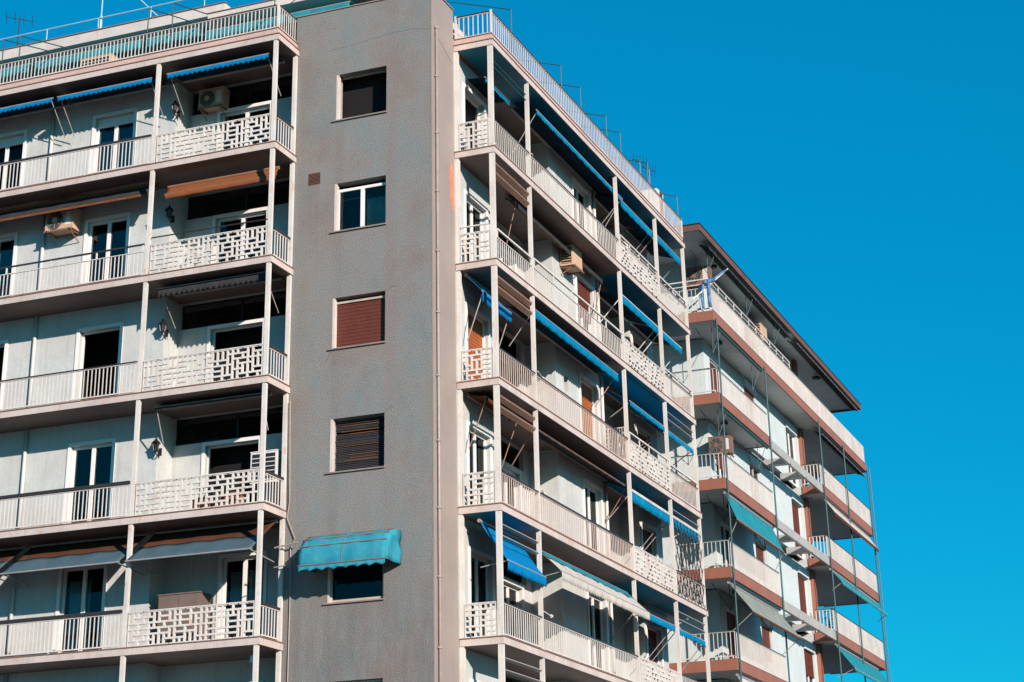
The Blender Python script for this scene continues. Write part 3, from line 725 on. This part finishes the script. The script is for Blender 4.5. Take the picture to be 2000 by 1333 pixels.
AW('short blue awning under a white cassette in the last bay, second storey from the top', 'x', 15.4, 17.6, .0, -3.3, .98, -3.65, 'brightblue', val=.24, bar='frame', scal=0)
AW('steep dark blue scalloped awning in the right wing corner bay, third storey from the top', 'x', 1.60, 3.5, .18, -6.06, .62, -6.55, 'bluecloth', val=.3, armz=1.2)
AW('long blue scalloped awning with white trim above the orange door, third storey from the top', 'x', 4.2, 10.9, .25, -6.12, .97, -6.27, 'brightblue', val=.27, armz=.9)
AW('low-hanging blue awning across the last two bays, third storey from the top', 'x', 11.9, 15.3, .0, -6.2, .98, -6.80, 'brightblue', val=.18, armz=.6)
AW('ragged narrow blue awning of the end bay, third storey from the top', 'x', 15.4, 18.3, .0, -6.2, .98, -6.82, 'brightblue', val=.2, armz=.6)
AW('brown furled awning behind the louvre boards of the corner bay, fourth storey from the top', 'x', 1.7, 3.9, .15, -9.08, .62, -9.18, 'dusty', val=.12, bar='rustmetal', armz=1.2, scal=.05)
AW('dark awning rolled behind a pink-brown front bar, fourth storey from the top', 'x', 4.2, 11.6, .25, -9.1, .88, -9.36, 'darkcloth', val=.05, bar='rustmetal', armz=.9, scal=0)
AW('blue awning with one white stripe, third bay, fourth storey from the top', 'x', 11.55, 15.15, .0, -9.05, 1.0, -9.48, 'brightblue', val=.34, stripe=True)
AW('blue awning with one white stripe in the end bay, fourth storey from the top', 'x', 15.38, 18.15, .0, -9.05, 1.0, -9.48, 'brightblue', val=.34, stripe=True)
AW('steep royal blue scalloped awning hanging out of the corner bay, fifth storey from the top', 'x', 1.58, 4.05, .45, -12.15, 1.15, -13.12, 'bluecloth', val=.26, armz=.1, sag=.04)
aw = AW('faded cream awning with a torn teal upper half, fifth storey from the top', 'x', 4.15, 11.0, .9, -12.42, 1.52, -12.98, 'cream', val=.24, armz=.1, sag=-.02, scal=.05)
rows = []
for i in range(5):
    row = []
    for j in range(61):
        u = (.01+.5*i/4)*(1 if i < 4 else (.85+.2*math.sin(j*1.7)*math.sin(j*.33)))
        row.append(Pt('x', .9+.62*u, 4.2+6.75*j/60, -12.42-.56*u+.05))
    rows.append(row)
obj('faded_band', MB().grid(rows, .004), 'teal', aw, True)
AW('blue scalloped awning, third bay, fifth storey from the top', 'x', 11.6, 15.15, .0, -12.2, .98, -12.72, 'brightblue', val=.22)
AW('small blue awning in the end bay, fifth storey from the top', 'x', 15.4, 18.3, .0, -12.2, .98, -12.75, 'brightblue', val=.2)
# left wing
AW('blue scalloped awning strip over the pierced screen, top storey of the left wing', 'y', -7.15, -4.15, .1, -.12, .9, -.24, 'bluecloth', val=.16, armz=.85)
AW('blue scalloped awning strip over the white balcony door, top storey of the left wing', 'y', -10.53, -7.62, .1, -.12, .9, -.26, 'bluecloth', val=.16, armz=.85)
AW('blue awning strip cut by the left edge, top storey of the left wing', 'y', -14.3, -10.70, .1, -.12, .9, -.26, 'bluecloth', val=.16, armz=.85)
AW('rolled orange bamboo blind under the slab, second storey from the top of the left wing', 'y', -7.15, -3.95, .55, -3.30, .70, -3.55, 'bamboo', val=.13, scal=0, arms=False, bar='rustmetal')
AW('thin furled orange blind beside the round-fan air conditioner, second storey of the left wing', 'y', -14.3, -7.5, .5, -3.12, .72, -3.46, 'darkcloth', val=.04, valmat='bamboo', scal=0, arms=False, bar='bamboo')
AW('dark scalloped awning edge over the pierced screen, third storey of the left wing', 'y', -7.12, -4.08, .0, -6.03, .8, -6.12, 'darkcloth', val=.26, scal=.08, armz=.8)
AW('furled dark awning bar over the pierced screen, fourth storey of the left wing', 'y', -7.1, -4.1, .3, -9.04, .7, -9.12, 'darkcloth', val=.05, scal=0, armz=.8)
AW('brown and slate awning stretched out over the pierced screen, fifth storey of the left wing', 'y', -7.25, -3.95, .1, -12.05, 1.3, -12.9, 'dusty', val=.0, armz=.1, lower='slate')
AW('brown and slate awning stretched out over the balcony door, fifth storey of the left wing', 'y', -10.75, -7.45, .1, -12.05, 1.3, -12.9, 'dusty', val=.0, armz=.1, lower='slate')
AW('brown awning corner at the left edge, fifth storey of the left wing', 'y', -14.2, -10.95, .1, -12.05, 1.3, -12.9, 'dusty', val=.0, armz=.1, lower='slate')
for i, (a, b) in enumerate(((-14.6, -12.9), (-12.7, -9.2), (-9.0, -7.2), (-6.8, -4.4), (-4.3, -2.5))):
    AW(['leftmost', 'second', 'middle', 'fourth', 'rightmost'][i]+' sea-green roof terrace awning from the left behind the white railing', 'y', a, b, -2.6 if i < 3 else -1.6, 2.35 if i < 3 else 1.85, -.9 if i < 3 else -.35, 1.98 if i < 3 else 1.5, 'teal', val=.3, arms=False)
# box awning on the stair tower
t = thing('box_awning', 'faded turquoise ribbed hood awning over the lowest window of the grey stair tower', 'awning', (-2.0, 0, -13.3))
X0, X1 = -2.98, -.82
prof = [(0.0, -12.56), (-.36, -12.58), (-.62, -12.70), (-.76, -12.88), (-.83, -13.10), (-.85, -13.32)]
def hood(y, z, i):  # rounded ends
    r = .0
    return r
rows = []
for (y, z) in prof: rows.append([(X0+(X1-X0)*j/24, y+.008*math.sin(j*1.1), z+.01*math.sin(j*.8+y*4)) for j in range(25)])
obj('fabric', MB().grid(rows, .008, (0, -.5, 1)), 'tealbox', t, True)
for x, nm in ((X0, -1), (X1, 1)):
    rows = []
    for j in range(9):
        u = j/8; rows.append([(x+nm*.06*math.sin(u*3.14*3)*.35, y*(1-u), z+(-13.32-z)*u*(0 if i == 5 else .0)+(-(z+13.32)*u*.75)) for i, (y, z) in enumerate(prof)])
    obj('side_panel', MB().grid(rows, .006, (nm, 0, 0)), 'tealbox', t, True)
nv = 80; rows = []
for q in (0, .5, 1): rows.append([(X0+(X1-X0)*j/nv, -.855-.015*q*math.sin(j*.7), -13.32-.13*q+(.05*abs(math.sin(j*math.pi/11)) if q == 1 else 0)) for j in range(nv+1)])
obj('valance', MB().grid(rows, .006, (0, 1, 0)), 'tealbox', t, True)
for i in (1, 2, 3, 5):
    y, z = prof[i]; obj('rib', MB().tube((X0-.01, y-.012, z+.008), (X1+.01, y-.012, z+.008), .012), 'rustmetal', t)
obj('rib', MB().path([(-1.9, y-.01, z+.01) for y, z in prof], .006), 'rustmetal', t)

# ================================================================== things on walls and balconies
ac_unit('air conditioner hung high in the dark loggia of the top storey, left wing', 'y', -.78, -7.0, -6.25, -.72, -.2, 'ac')
ac_unit('cream air conditioner with round fan on brackets, second storey of the left wing', 'y', .0, -10.98, -10.12, -3.86, -3.3, 'ac', .36)
ac_unit('rust-stained white air conditioner above the end railing, fourth storey of the left wing', 'y', -.3, -4.75, -4.05, -11.1, -10.35, 'acwhite', .34, fan='side', rack=False)
ac_unit('orange-tinted air conditioner with louvred end, second storey of the right wing', 'x', .18, 8.55, 9.35, -3.62, -3.05, 'ac', .38, fan='side')
ac_unit('cream boxed unit half hidden behind the left terrace railing', 'y', -.1, -10.3, -9.35, .4, 1.05, 'ac', .4, fan='side', rack=False)
lantern('black carriage lantern in the top-storey loggia, left wing', 'y', -.12, -7.38, -.98)
lantern('black carriage lantern in the second-storey loggia, left wing', 'y', -.12, -7.38, -3.95)
lantern('black carriage lantern in the third-storey loggia, left wing', 'y', -.12, -7.38, -7.02)
lantern('black carriage lantern in the fourth-storey loggia, left wing', 'y', -.12, -7.38, -10.05)
lantern('small dark lantern behind the third-storey railing of the right wing', 'x', -.65, 7.0, -7.3)
cb = MB().box(-7.0, -5.9, -.2, .35, -14.8, -13.55).box(-7.02, -5.88, -.22, .37, -13.55, -13.52)
t = thing('storage_cabinet', 'pale storage cabinet behind the pierced screen, fifth storey of the left wing', 'cabinet', (-6.45, .1, -14.8))
obj('body', cb, 'soffit', t); obj('door', MB().box(-6.98, -6.46, -.214, -.201, -14.7, -13.6).box(-6.44, -5.92, -.214, -.201, -14.7, -13.6), 'soffit', t)
for x, w_, h_, lab in ((-5.55, .5, .3, 'brown wooden planter behind the left half of the fourth-storey pierced screen'), (-4.75, .6, .34, 'brown wooden planter near the corner column behind the fourth-storey pierced screen')):
    t = thing('wooden_planter', lab, 'planter', (x, -.75, -11.8), 'wooden planters behind the fourth-storey screen')
    obj('box', MB().box(x-w_/2, x+w_/2, -.9, -.6, -11.8, -11.8+h_), 'terracotta', t); obj('soil', MB().box(x-w_/2+.03, x+w_/2-.03, -.87, -.63, -11.8+h_, -11.79+h_), 'interior', t)
    tw = MB(); rr = random.Random(3)
    for i in range(26):
        p = (x+rr.uniform(-.2, .2), -.75+rr.uniform(-.1, .1), -11.8+h_); tw.tube(p, (p[0]+rr.uniform(-.15, .15), p[1]+rr.uniform(-.1, .1), p[2]+rr.uniform(.1, .3)), .006, 3)
    obj('twigs', tw, 'leaf', t)
t = thing('step_ladder', 'folded grey step ladder behind the pierced screen, second storey of the left wing', 'ladder', (-6.3, -.6, -5.8))
ld = MB()
for dx in (0, .4): ld.tube((-6.6+dx, -.8, -5.8), (-6.5+dx, -.2, -4.9), .018)
for i in range(4): ld.tube((-6.58+i*.02, -.72+i*.15, -5.68+i*.22), (-6.18+i*.02, -.72+i*.15, -5.68+i*.22), .015)
obj('frame', ld, 'greymetal', t)
gl = MB().tube((-4.05, -.9, -15.2), (-4.05, -.9, -15.35), .05, 10)
obj('globe_lamp', gl, 'frame', smooth=True, label='small white floodlight by the corner column under the fifth-storey balcony', cat='lamp')
def plant(label, x, y, z, r, h, n=120):
    t = thing('potted_plant', label, 'plant', (x, y, z), 'potted plants on the balconies')
    p = MB()
    for i in range(12):
        a0, a1 = i*math.pi/6, (i+1)*math.pi/6
    p.tube((x, y, z), (x, y, z+.2), .12, 12); obj('pot', p, 'terracotta', t)
    lf = MB(); rr = random.Random(int(x*100+y*10))
    for i in range(n):
        a = rr.uniform(0, 6.28); q = rr.random()**.5*r; zz = z+.2+rr.random()*h; c = Vector((x+q*math.cos(a), y+q*math.sin(a), zz))
        d = Vector((rr.uniform(-1, 1), rr.uniform(-1, 1), rr.uniform(-.3, 1))).normalized()*.07; e = d.cross(Vector((rr.random(), rr.random(), .3))).normalized()*.025
        b = len(lf.v); lf.v += [tuple(c), tuple(c+d*.5+e), tuple(c+d), tuple(c+d*.5-e)]; lf.f.append((b, b+1, b+2, b+3))
    obj('foliage', lf, 'leaf', t)
    st = MB()
    for i in range(5): st.tube((x, y, z+.15), (x+rr.uniform(-.6, .6)*r, y+rr.uniform(-.6, .6)*r, z+.2+h*.8), .008, 4)
    obj('stem', st, 'leaf', t)
plant('dark bushy plant at the left edge of the fifth storey balcony', -11.6, -.8, -14.8, .35, .9, 260)
plant('small plant behind the third-storey end railing of the right wing', .8, 16.9, -8.8, .25, .45)
plant('trailing plant behind the fourth-storey end railing of the right wing', .85, 17.2, -11.8, .3, .4)
plant('tall leafy plant at the inner end of the upper right balcony of the rear block', .2, 39.7, -3.5, .35, .9, 200)
plant('leafy plant by the railing of the third right balcony of the rear block', .2, 39.8, -9.5, .35, .8, 200)
# aerials
def aerial(label, x, y, z, h, els, s=1.0):
    t = thing('tv_aerial', label, 'aerial', (x, y, z), 'television aerials')
    obj('mast', MB().tube((x, y, z), (x, y, z+h), .018), 'black', t)
    e = MB().tube((x-.6*s, y-.3, z+h-.1), (x+.6*s, y+.3, z+h-.1), .012, 4)
    for i in range(els):
        u = -.55+1.1*i/(els-1); e.tube((x+u*s-.06, y+u*.5+.1, z+h-.27), (x+u*s+.06, y+u*.5-.1, z+h+.07), .007, 4)
    obj('elements', e, 'black', t)
aerial('broken television aerial against the sky above the left roof rail', -15.0, 3, 2.95, 1.95, 4, .5)
aerial('cluster of aerial rods above the far end of the right terrace', .1, 17.0, .4, 2.5, 5, .26)
aerial('second rack of aerial rods beside the roof water heater', .2, 17.7, .4, 2.45, 5, .22)
t = thing('rooftop_heater', 'white and rust rooftop tank on the far end of the right terrace', 'water heater', (.2, 18.0, .38))
obj('tank', MB().box(-.2, .5, 17.5, 18.2, 1.0, 1.95), 'acwhite', t); obj('rusty_panel', MB().box(.503, .53, 17.75, 17.98, 1.02, 1.93), 'shutter', t)
obj('stand', MB().box(-.15, -.1, 17.55, 17.6, .38, 1.0).box(.4, .45, 17.55, 17.6, .38, 1.0).box(-.15, -.1, 18.1, 18.15, .38, 1.0).box(.4, .45, 18.1, 18.15, .38, 1.0), 'black', t)
# hanging cloths
obj('hanging_cloth', MB().grid([[(.92, 11.6+3.5*j/30, -5.05-.5*i+.0) for j in range(31)] for i in range(3)], .006, (1, 0, 0)), 'teal', label='turquoise sheet hung behind the railing of the third bay, third storey down', cat='cloth')
# loose cable down the left edge of the tower
cpts = [(-3.70, -.10, -9.2), (-3.66, -.06, -11.6), (-3.72, -.05, -12.0), (-3.5, -.05, -12.5), (-3.62, -.04, -12.7), (-3.60, -.03, -13.4), (-3.62, -.03, -18.5)]
obj('hanging_cable', MB().path(cpts, .014), 'pipe', label='thin brown cable looping down the left edge of the grey tower', cat='cable')
t = thing('pulley_bracket', 'white metal clothes-line bracket sticking out at the left edge of the grey tower', 'bracket', (-3.8, -.2, -12.7))
obj('bracket', MB().path([(-3.95, -.2, -12.7), (-3.35, -.2, -12.62)], .02).path([(-3.8, -.2, -12.5), (-3.8, -.25, -13.1)], .012).path([(-3.95, -.2, -13.15), (-3.6, -.2, -13.12)], .016), 'greymetal', t)

# ================================================================== REAR BUILDING
b2 = thing('apartment_building', 'white rear apartment block with red-brown balcony edges and dark teal posts', 'building', (-4, 36, -ZT))
XB, ZB, T2 = .57, -.60, .36
Y0, Y1, Y2, Y3, Y4 = 23.35, 30.35, 33.55, 39.06, 49.17
XW = -.45; NB = 7
obj('roof', MB().box(-9, XB-.02, 22.2, 49.0, 2.12, 2.20).box(-9, .3, 23.0, 47.5, 2.2, 2.5), 'whitewall2', b2)
obj('roof_edge', MB().box(XB-.02, XB+.04, 22.14, 49.06, 2.02, 2.26).box(-9, XB-.02, 22.14, 22.2, 2.02, 2.26).box(-9, XB-.02, 49.0, 49.06, 2.02, 2.26), 'roofedge', b2)
obj('roof_flashing', MB().box(-9, XB+.07, 22.10, 49.10, 2.261, 2.285), 'darkteal', b2)
for k in range(-1, NB-1):
    zc = 2.12 if k < 0 else ZB-T2-3*k; zf = ZB-3*(k+1)
    t = MB(); hol = [(31.0, 32.6, zc-1.7, zc-.32), (37.55, 39.2, zf if k >= 0 else zc-2, zc-.45)] if k >= 0 else [(31.8, 33.6, zf+.4, zc-.5), (27, 28.6, zf, zc-.6)]
    if k >= 0: hol = [(26.2, 27.8, zf, zc-.5)]+hol
    holed(t, 'x', XW-.3, XW, 25.4, 40.0, zf+.002, zc-.002, sorted(hol))
    t.box(-6, XW-.302, 25.4, 25.7, zf+.002, zc-.002)
    t.box(-2.4, XW, 40.003, 40.25, zf+.002, zc-.002)
    holed(t, 'x', -2.6, -2.3, 40.3, 46.6, zf+.002, zc-.002, [(42, 44, zf+.003, zc-.5)])
    t.box(-6, -2.61, 46.3, 46.6, zf+.002, zc-.002)
    obj('wall', t, 'whitewall2', b2)
    for i, h in enumerate(sorted(hol)):
        st = ['shutter', 'half', 'glass', 'shutter'][(i+k) % 4]
        opening(b2, 'door' if h[2] <= zf+.01 else 'window', 'x', XW, h[0], h[1], h[2]+.003, h[3], st, 1, 'frame' if i != 1 else 'woodframe', inset=.14, surround=False)
        if i: obj('shutter_box', MB().box(XW+.003, XW+.08, h[0]-.05, h[1]+.05, h[3], h[3]+.28), 'whitewall2', b2)
    obj('pilaster', MB().box(XW+.002, XW+.14, 39.75, 40.2, zf+.01, zc-.01), 'redbrown', b2)
    opening(b2, 'door', 'x', -2.3, 42, 44, zf+.003, zc-.5, 'open', 1, surround=False)
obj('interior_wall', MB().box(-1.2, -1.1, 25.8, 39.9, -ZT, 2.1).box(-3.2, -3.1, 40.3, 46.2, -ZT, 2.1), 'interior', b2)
obj('rear_wall', MB().box(-9, -6.01, 25.4, 46.6, -ZT, 2.1), 'whitewall2', b2)
for k in range(0, NB):
    zt = ZB-3*k; zb = zt-T2
    segs = [(Y0, Y4)] if k == 0 else [(Y0, Y1), (Y3, Y4)]
    for si, (a, b) in enumerate(segs):
        xin = -6 if si == 0 else -2.28
        s = MB().box(XW-.25 if si == 0 else -2.28, XB-.05, a+.05, b-.05, zb+.03, zt-.01)
        if si == 0: s.box(-6, XW-.25, a+.05, 25.4, zb+.03, zt-.01)
        if k == 0: s.box(-2.28, XW-.25, 40.3, Y4-.05, zb+.03, zt-.01); s.box(-6, -2.28, 46.6, Y4-.05, zb+.03, zt-.01)
        else:
            if si == 1: s.box(-6, -2.28, 46.6, Y4-1.2, zb+.03, zt-.01)
        bal = obj('balcony', s, 'wall', b2)
        e = MB().box(XB-.05, XB, a, b, zb, zt).box(-6 if si == 0 else -.3, XB-.05, a, a+.05, zb, zt).box(-2, XB-.05, b-.05, b, zb, zt)
        obj('balcony_edge', e, 'redbrown', bal)
        obj('drip_edge', MB().box(XB-.05, XB+.012, a-.012, b+.012, zt+.001, zt+.02), 'ledge', bal)
        hh = .85
        if k == 0:
            railing(bal, 'x', XB-.06, a+.1, 42.0, zt+.02, hh, toph=.03, top='darkteal', step=.125, lo=.05, wbar=.045)
            p = MB().box(XB-.075, XB-.045, 42.0, b-.03, zt+.04, zt+.02+hh).box(-1.5, XB-.045, b-.06, b-.03, zt+.04, zt+.02+hh)
            for i in range(56): p.box(XB-.046, XB-.03, 42.05+i*.126, 42.11+i*.126, zt+.05, zt+hh)
            obj('railing_panel', p, 'panel', bal)
            u = MB()
            for i in range(12): u.box(XB-.08, XB-.05, 23.45+i*1.05, 23.48+i*1.05, zt+hh, zt+hh+.36)
            u.box(XB-.09, XB-.04, 23.4, 35.1, zt+hh+.34, zt+hh+.38).box(XB-.08, XB-.05, 23.4, 35.1, zt+hh+.18, zt+hh+.205)
            u.box(-1.2, XB-.04, 23.4, 23.44, zt+hh+.34, zt+hh+.38).box(-1.2, XB-.04, 23.4, 23.43, zt+hh+.16, zt+hh+.19)
            obj('handrail', u, 'rail', bal)
            railing(bal, 'y', -(Y0+.06), -1.3, XB-.1, zt+.02, hh, toph=0, step=.15)
        elif si == 0:
            railing(bal, 'x', XB-.06, a+.1, b-.05, zt+.02, hh, toph=.03, top='darkteal', step=.125, lo=.05, wbar=.045)
            railing(bal, 'y', -(Y0+.06), -1.3, XB-.1, zt+.02, hh, toph=.03, top='darkteal', step=.15)
        else:
            p = MB().box(XB-.075, XB-.045, a+.05, b-.03, zt+.04, zt+.02+hh)
            n = int((b-a)/.126)
            for i in range(n-1): p.box(XB-.046, XB-.03, a+.1+i*.126, a+.16+i*.126, zt+.05, zt+hh)
            obj('railing_panel', p, 'panel', bal)
            obj('handrail', MB().box(XB-.09, XB-.02, a, b, zt+.02+hh, zt+.05+hh), 'darkteal', bal)
            railing(bal, 'y', -(a+.06), -.25, XB-.1, zt+.02, hh, toph=.03, step=.15, wbar=.04)
    if k:
        pg = MB().box(XB-.12, XB-.01, Y1+.003, Y3-.003, zb, zt-.02)
        for y in (33.3, 35.9): pg.box(XW+.002, XB-.12, y, y+.35, zb+.02, zt-.1); pg.box(XB-.01, XB+.06, y-.05, y+.12, zb-.02, zt-.12)
        pg.box(XW+.002, XW+.12, Y1+.01, 33.3, zb+.0, zt-.3)
        obj('pergola_beam', pg, 'panelgrey', b2)
for y in (23.55, 30.25, 39.2, 43.9, 49.0):
    mb = MB().tube((XB+.05, y, -.85), (XB+.05, y, -ZT), .033, 8)
    for k in range(1, 7): mb.box(XB, XB+.05, y-.03, y+.03, ZB-3*k-.1, ZB-3*k-.04)
    obj('awning_post', mb, 'darkteal', b2)
mb = MB().tube((XB+.1, 49.3, -.7), (XB+.1, 49.3, -ZT), .02, 6)
for i in range(32): mb.tube((XB+.05, 49.02, -.9-i*.7), (XB+.1, 49.3, -.9-i*.7), .008, 4)
obj('awning_post', mb, 'darkteal', b2)
# folded triangular awning hangers under the ceilings of the rear block
for k in range(-1, 4):
    zc = 2.02 if k < 0 else ZB-T2-3*k
    for y in (24.2, 29.6) + ((33.8, ) if k < 0 else ()):
        obj('awning_hanger', MB().path([(-.3, y-.2, zc), (.25, y, zc-.95), (.25, y, zc)], .012, 4).path([(.25, y, zc-.95), (.5, y+.35, zc-.02)], .012, 4), 'darkteal', b2)
    obj('ceiling_lamp', MB().disc((.0, 26.0, zc-.06), (0, 0, 1), .13, .1, 14), 'black', b2, True)
    if k < 0: obj('ceiling_lamp', MB().disc((.0, 42.5, zc-.06), (0, 0, 1), .2, .1, 14), 'black', b2, True)
    else: obj('awning_casing', MB().tube((XB-.1, Y0+.6, zc-.06), (XB-.1, Y1-.1, zc-.06), .05, 8), 'darkteal', b2)
G = 'fabric awnings of the rear block'
AW('long dark green casing awning furled under the roof edge of the rear block', 'x', 23.6, 36.0, .2, 1.98, .5, 1.9, 'darkcloth', val=.1, scal=0, arms=False, bar='darkteal')
AW('furled awning with pale folding arms under the far roof edge of the rear block', 'x', 36.5, 48.5, .2, 1.98, .6, 1.8, 'darkcloth', val=.05, scal=0, arms=False, bar='greymetal')
AW('large turquoise awning under the third left balcony of the rear block', 'x', 23.5, 29.9, .5, -7.08, .88, -8.02, 'teal', val=.12, valmat='dusty', armz=.7)
AW('grey-green awning with folded arms under the fourth left balcony of the rear block', 'x', 23.5, 30.1, .42, -10.1, 1.2, -11.1, 'greycloth', val=.12, valmat='dusty', armz=.6)
AW('white awning under the lowest visible left balcony of the rear block', 'x', 23.5, 30.0, .5, -13.1, .9, -13.9, 'whitecloth', val=.1)
AW('rolled beige awning bulging under the second right balcony of the rear block', 'x', 40.0, 48.9, .42, -4.05, .8, -4.62, 'cream', valmat='dusty', val=.16, scal=0, arms=False)
AW('turquoise awning under the third right balcony of the rear block', 'x', 39.4, 48.6, .5, -7.05, .95, -7.6, 'teal', val=.12, scal=0, armz=.3)
AW('turquoise awning under the fourth right balcony of the rear block', 'x', 39.4, 48.0, .4, -10.05, 1.15, -11.05, 'teal', val=.12, scal=0, armz=.3)
AW('thin furled awning under the terrace slab at the right of the rear block', 'x', 39.8, 48.9, .2, -1.05, .6, -1.3, 'darkcloth', val=.03, scal=0, arms=False, bar='greymetal')
G = 'air conditioning units'
ac_unit('brown air conditioner under the second left balcony of the rear block', 'y', -25.35, -.35, .45, -5.35, -4.75, 'slat', .4)  # brown casing coloured darker to imitate standing in shade
ac_unit('cream air conditioner on the terrace wall of the rear block', 'x', -.35, 32.4, 33.4, .95, 1.6, 'ac', .42, fan='side')
ac_unit('brown air conditioner at the near corner of the rear block, top storey', 'y', -25.35, -.8, .1, 1.0, 1.65, 'slat', .4)  # shade put into this casing's brown as well
t = thing('rolled_flag', 'blue striped flag furled on a slanting pole at the rear block terrace corner', 'flag', (.55, 23.3, .1))
obj('pole', MB().tube((.0, 22.9, -.25), (1.0, 24.2, 1.15), .02), 'frame', t)
obj('cloth', MB().path([(.62, 23.6, .62), (.72, 23.8, .8), (.86, 24.0, .98), (.97, 24.15, 1.1)], .035, 8).path([(.5, 23.28, .5), (.48, 23.25, -.1), (.52, 23.26, -.5)], .06, 7).path([(.3, 23.28, .42), (.22, 23.25, -.1), (.25, 23.26, -.52)], .045, 7).path([(.62, 23.6, .62), (.45, 23.28, .45), (.3, 23.28, .42)], .07, 7), 'bluetarp', t, True)
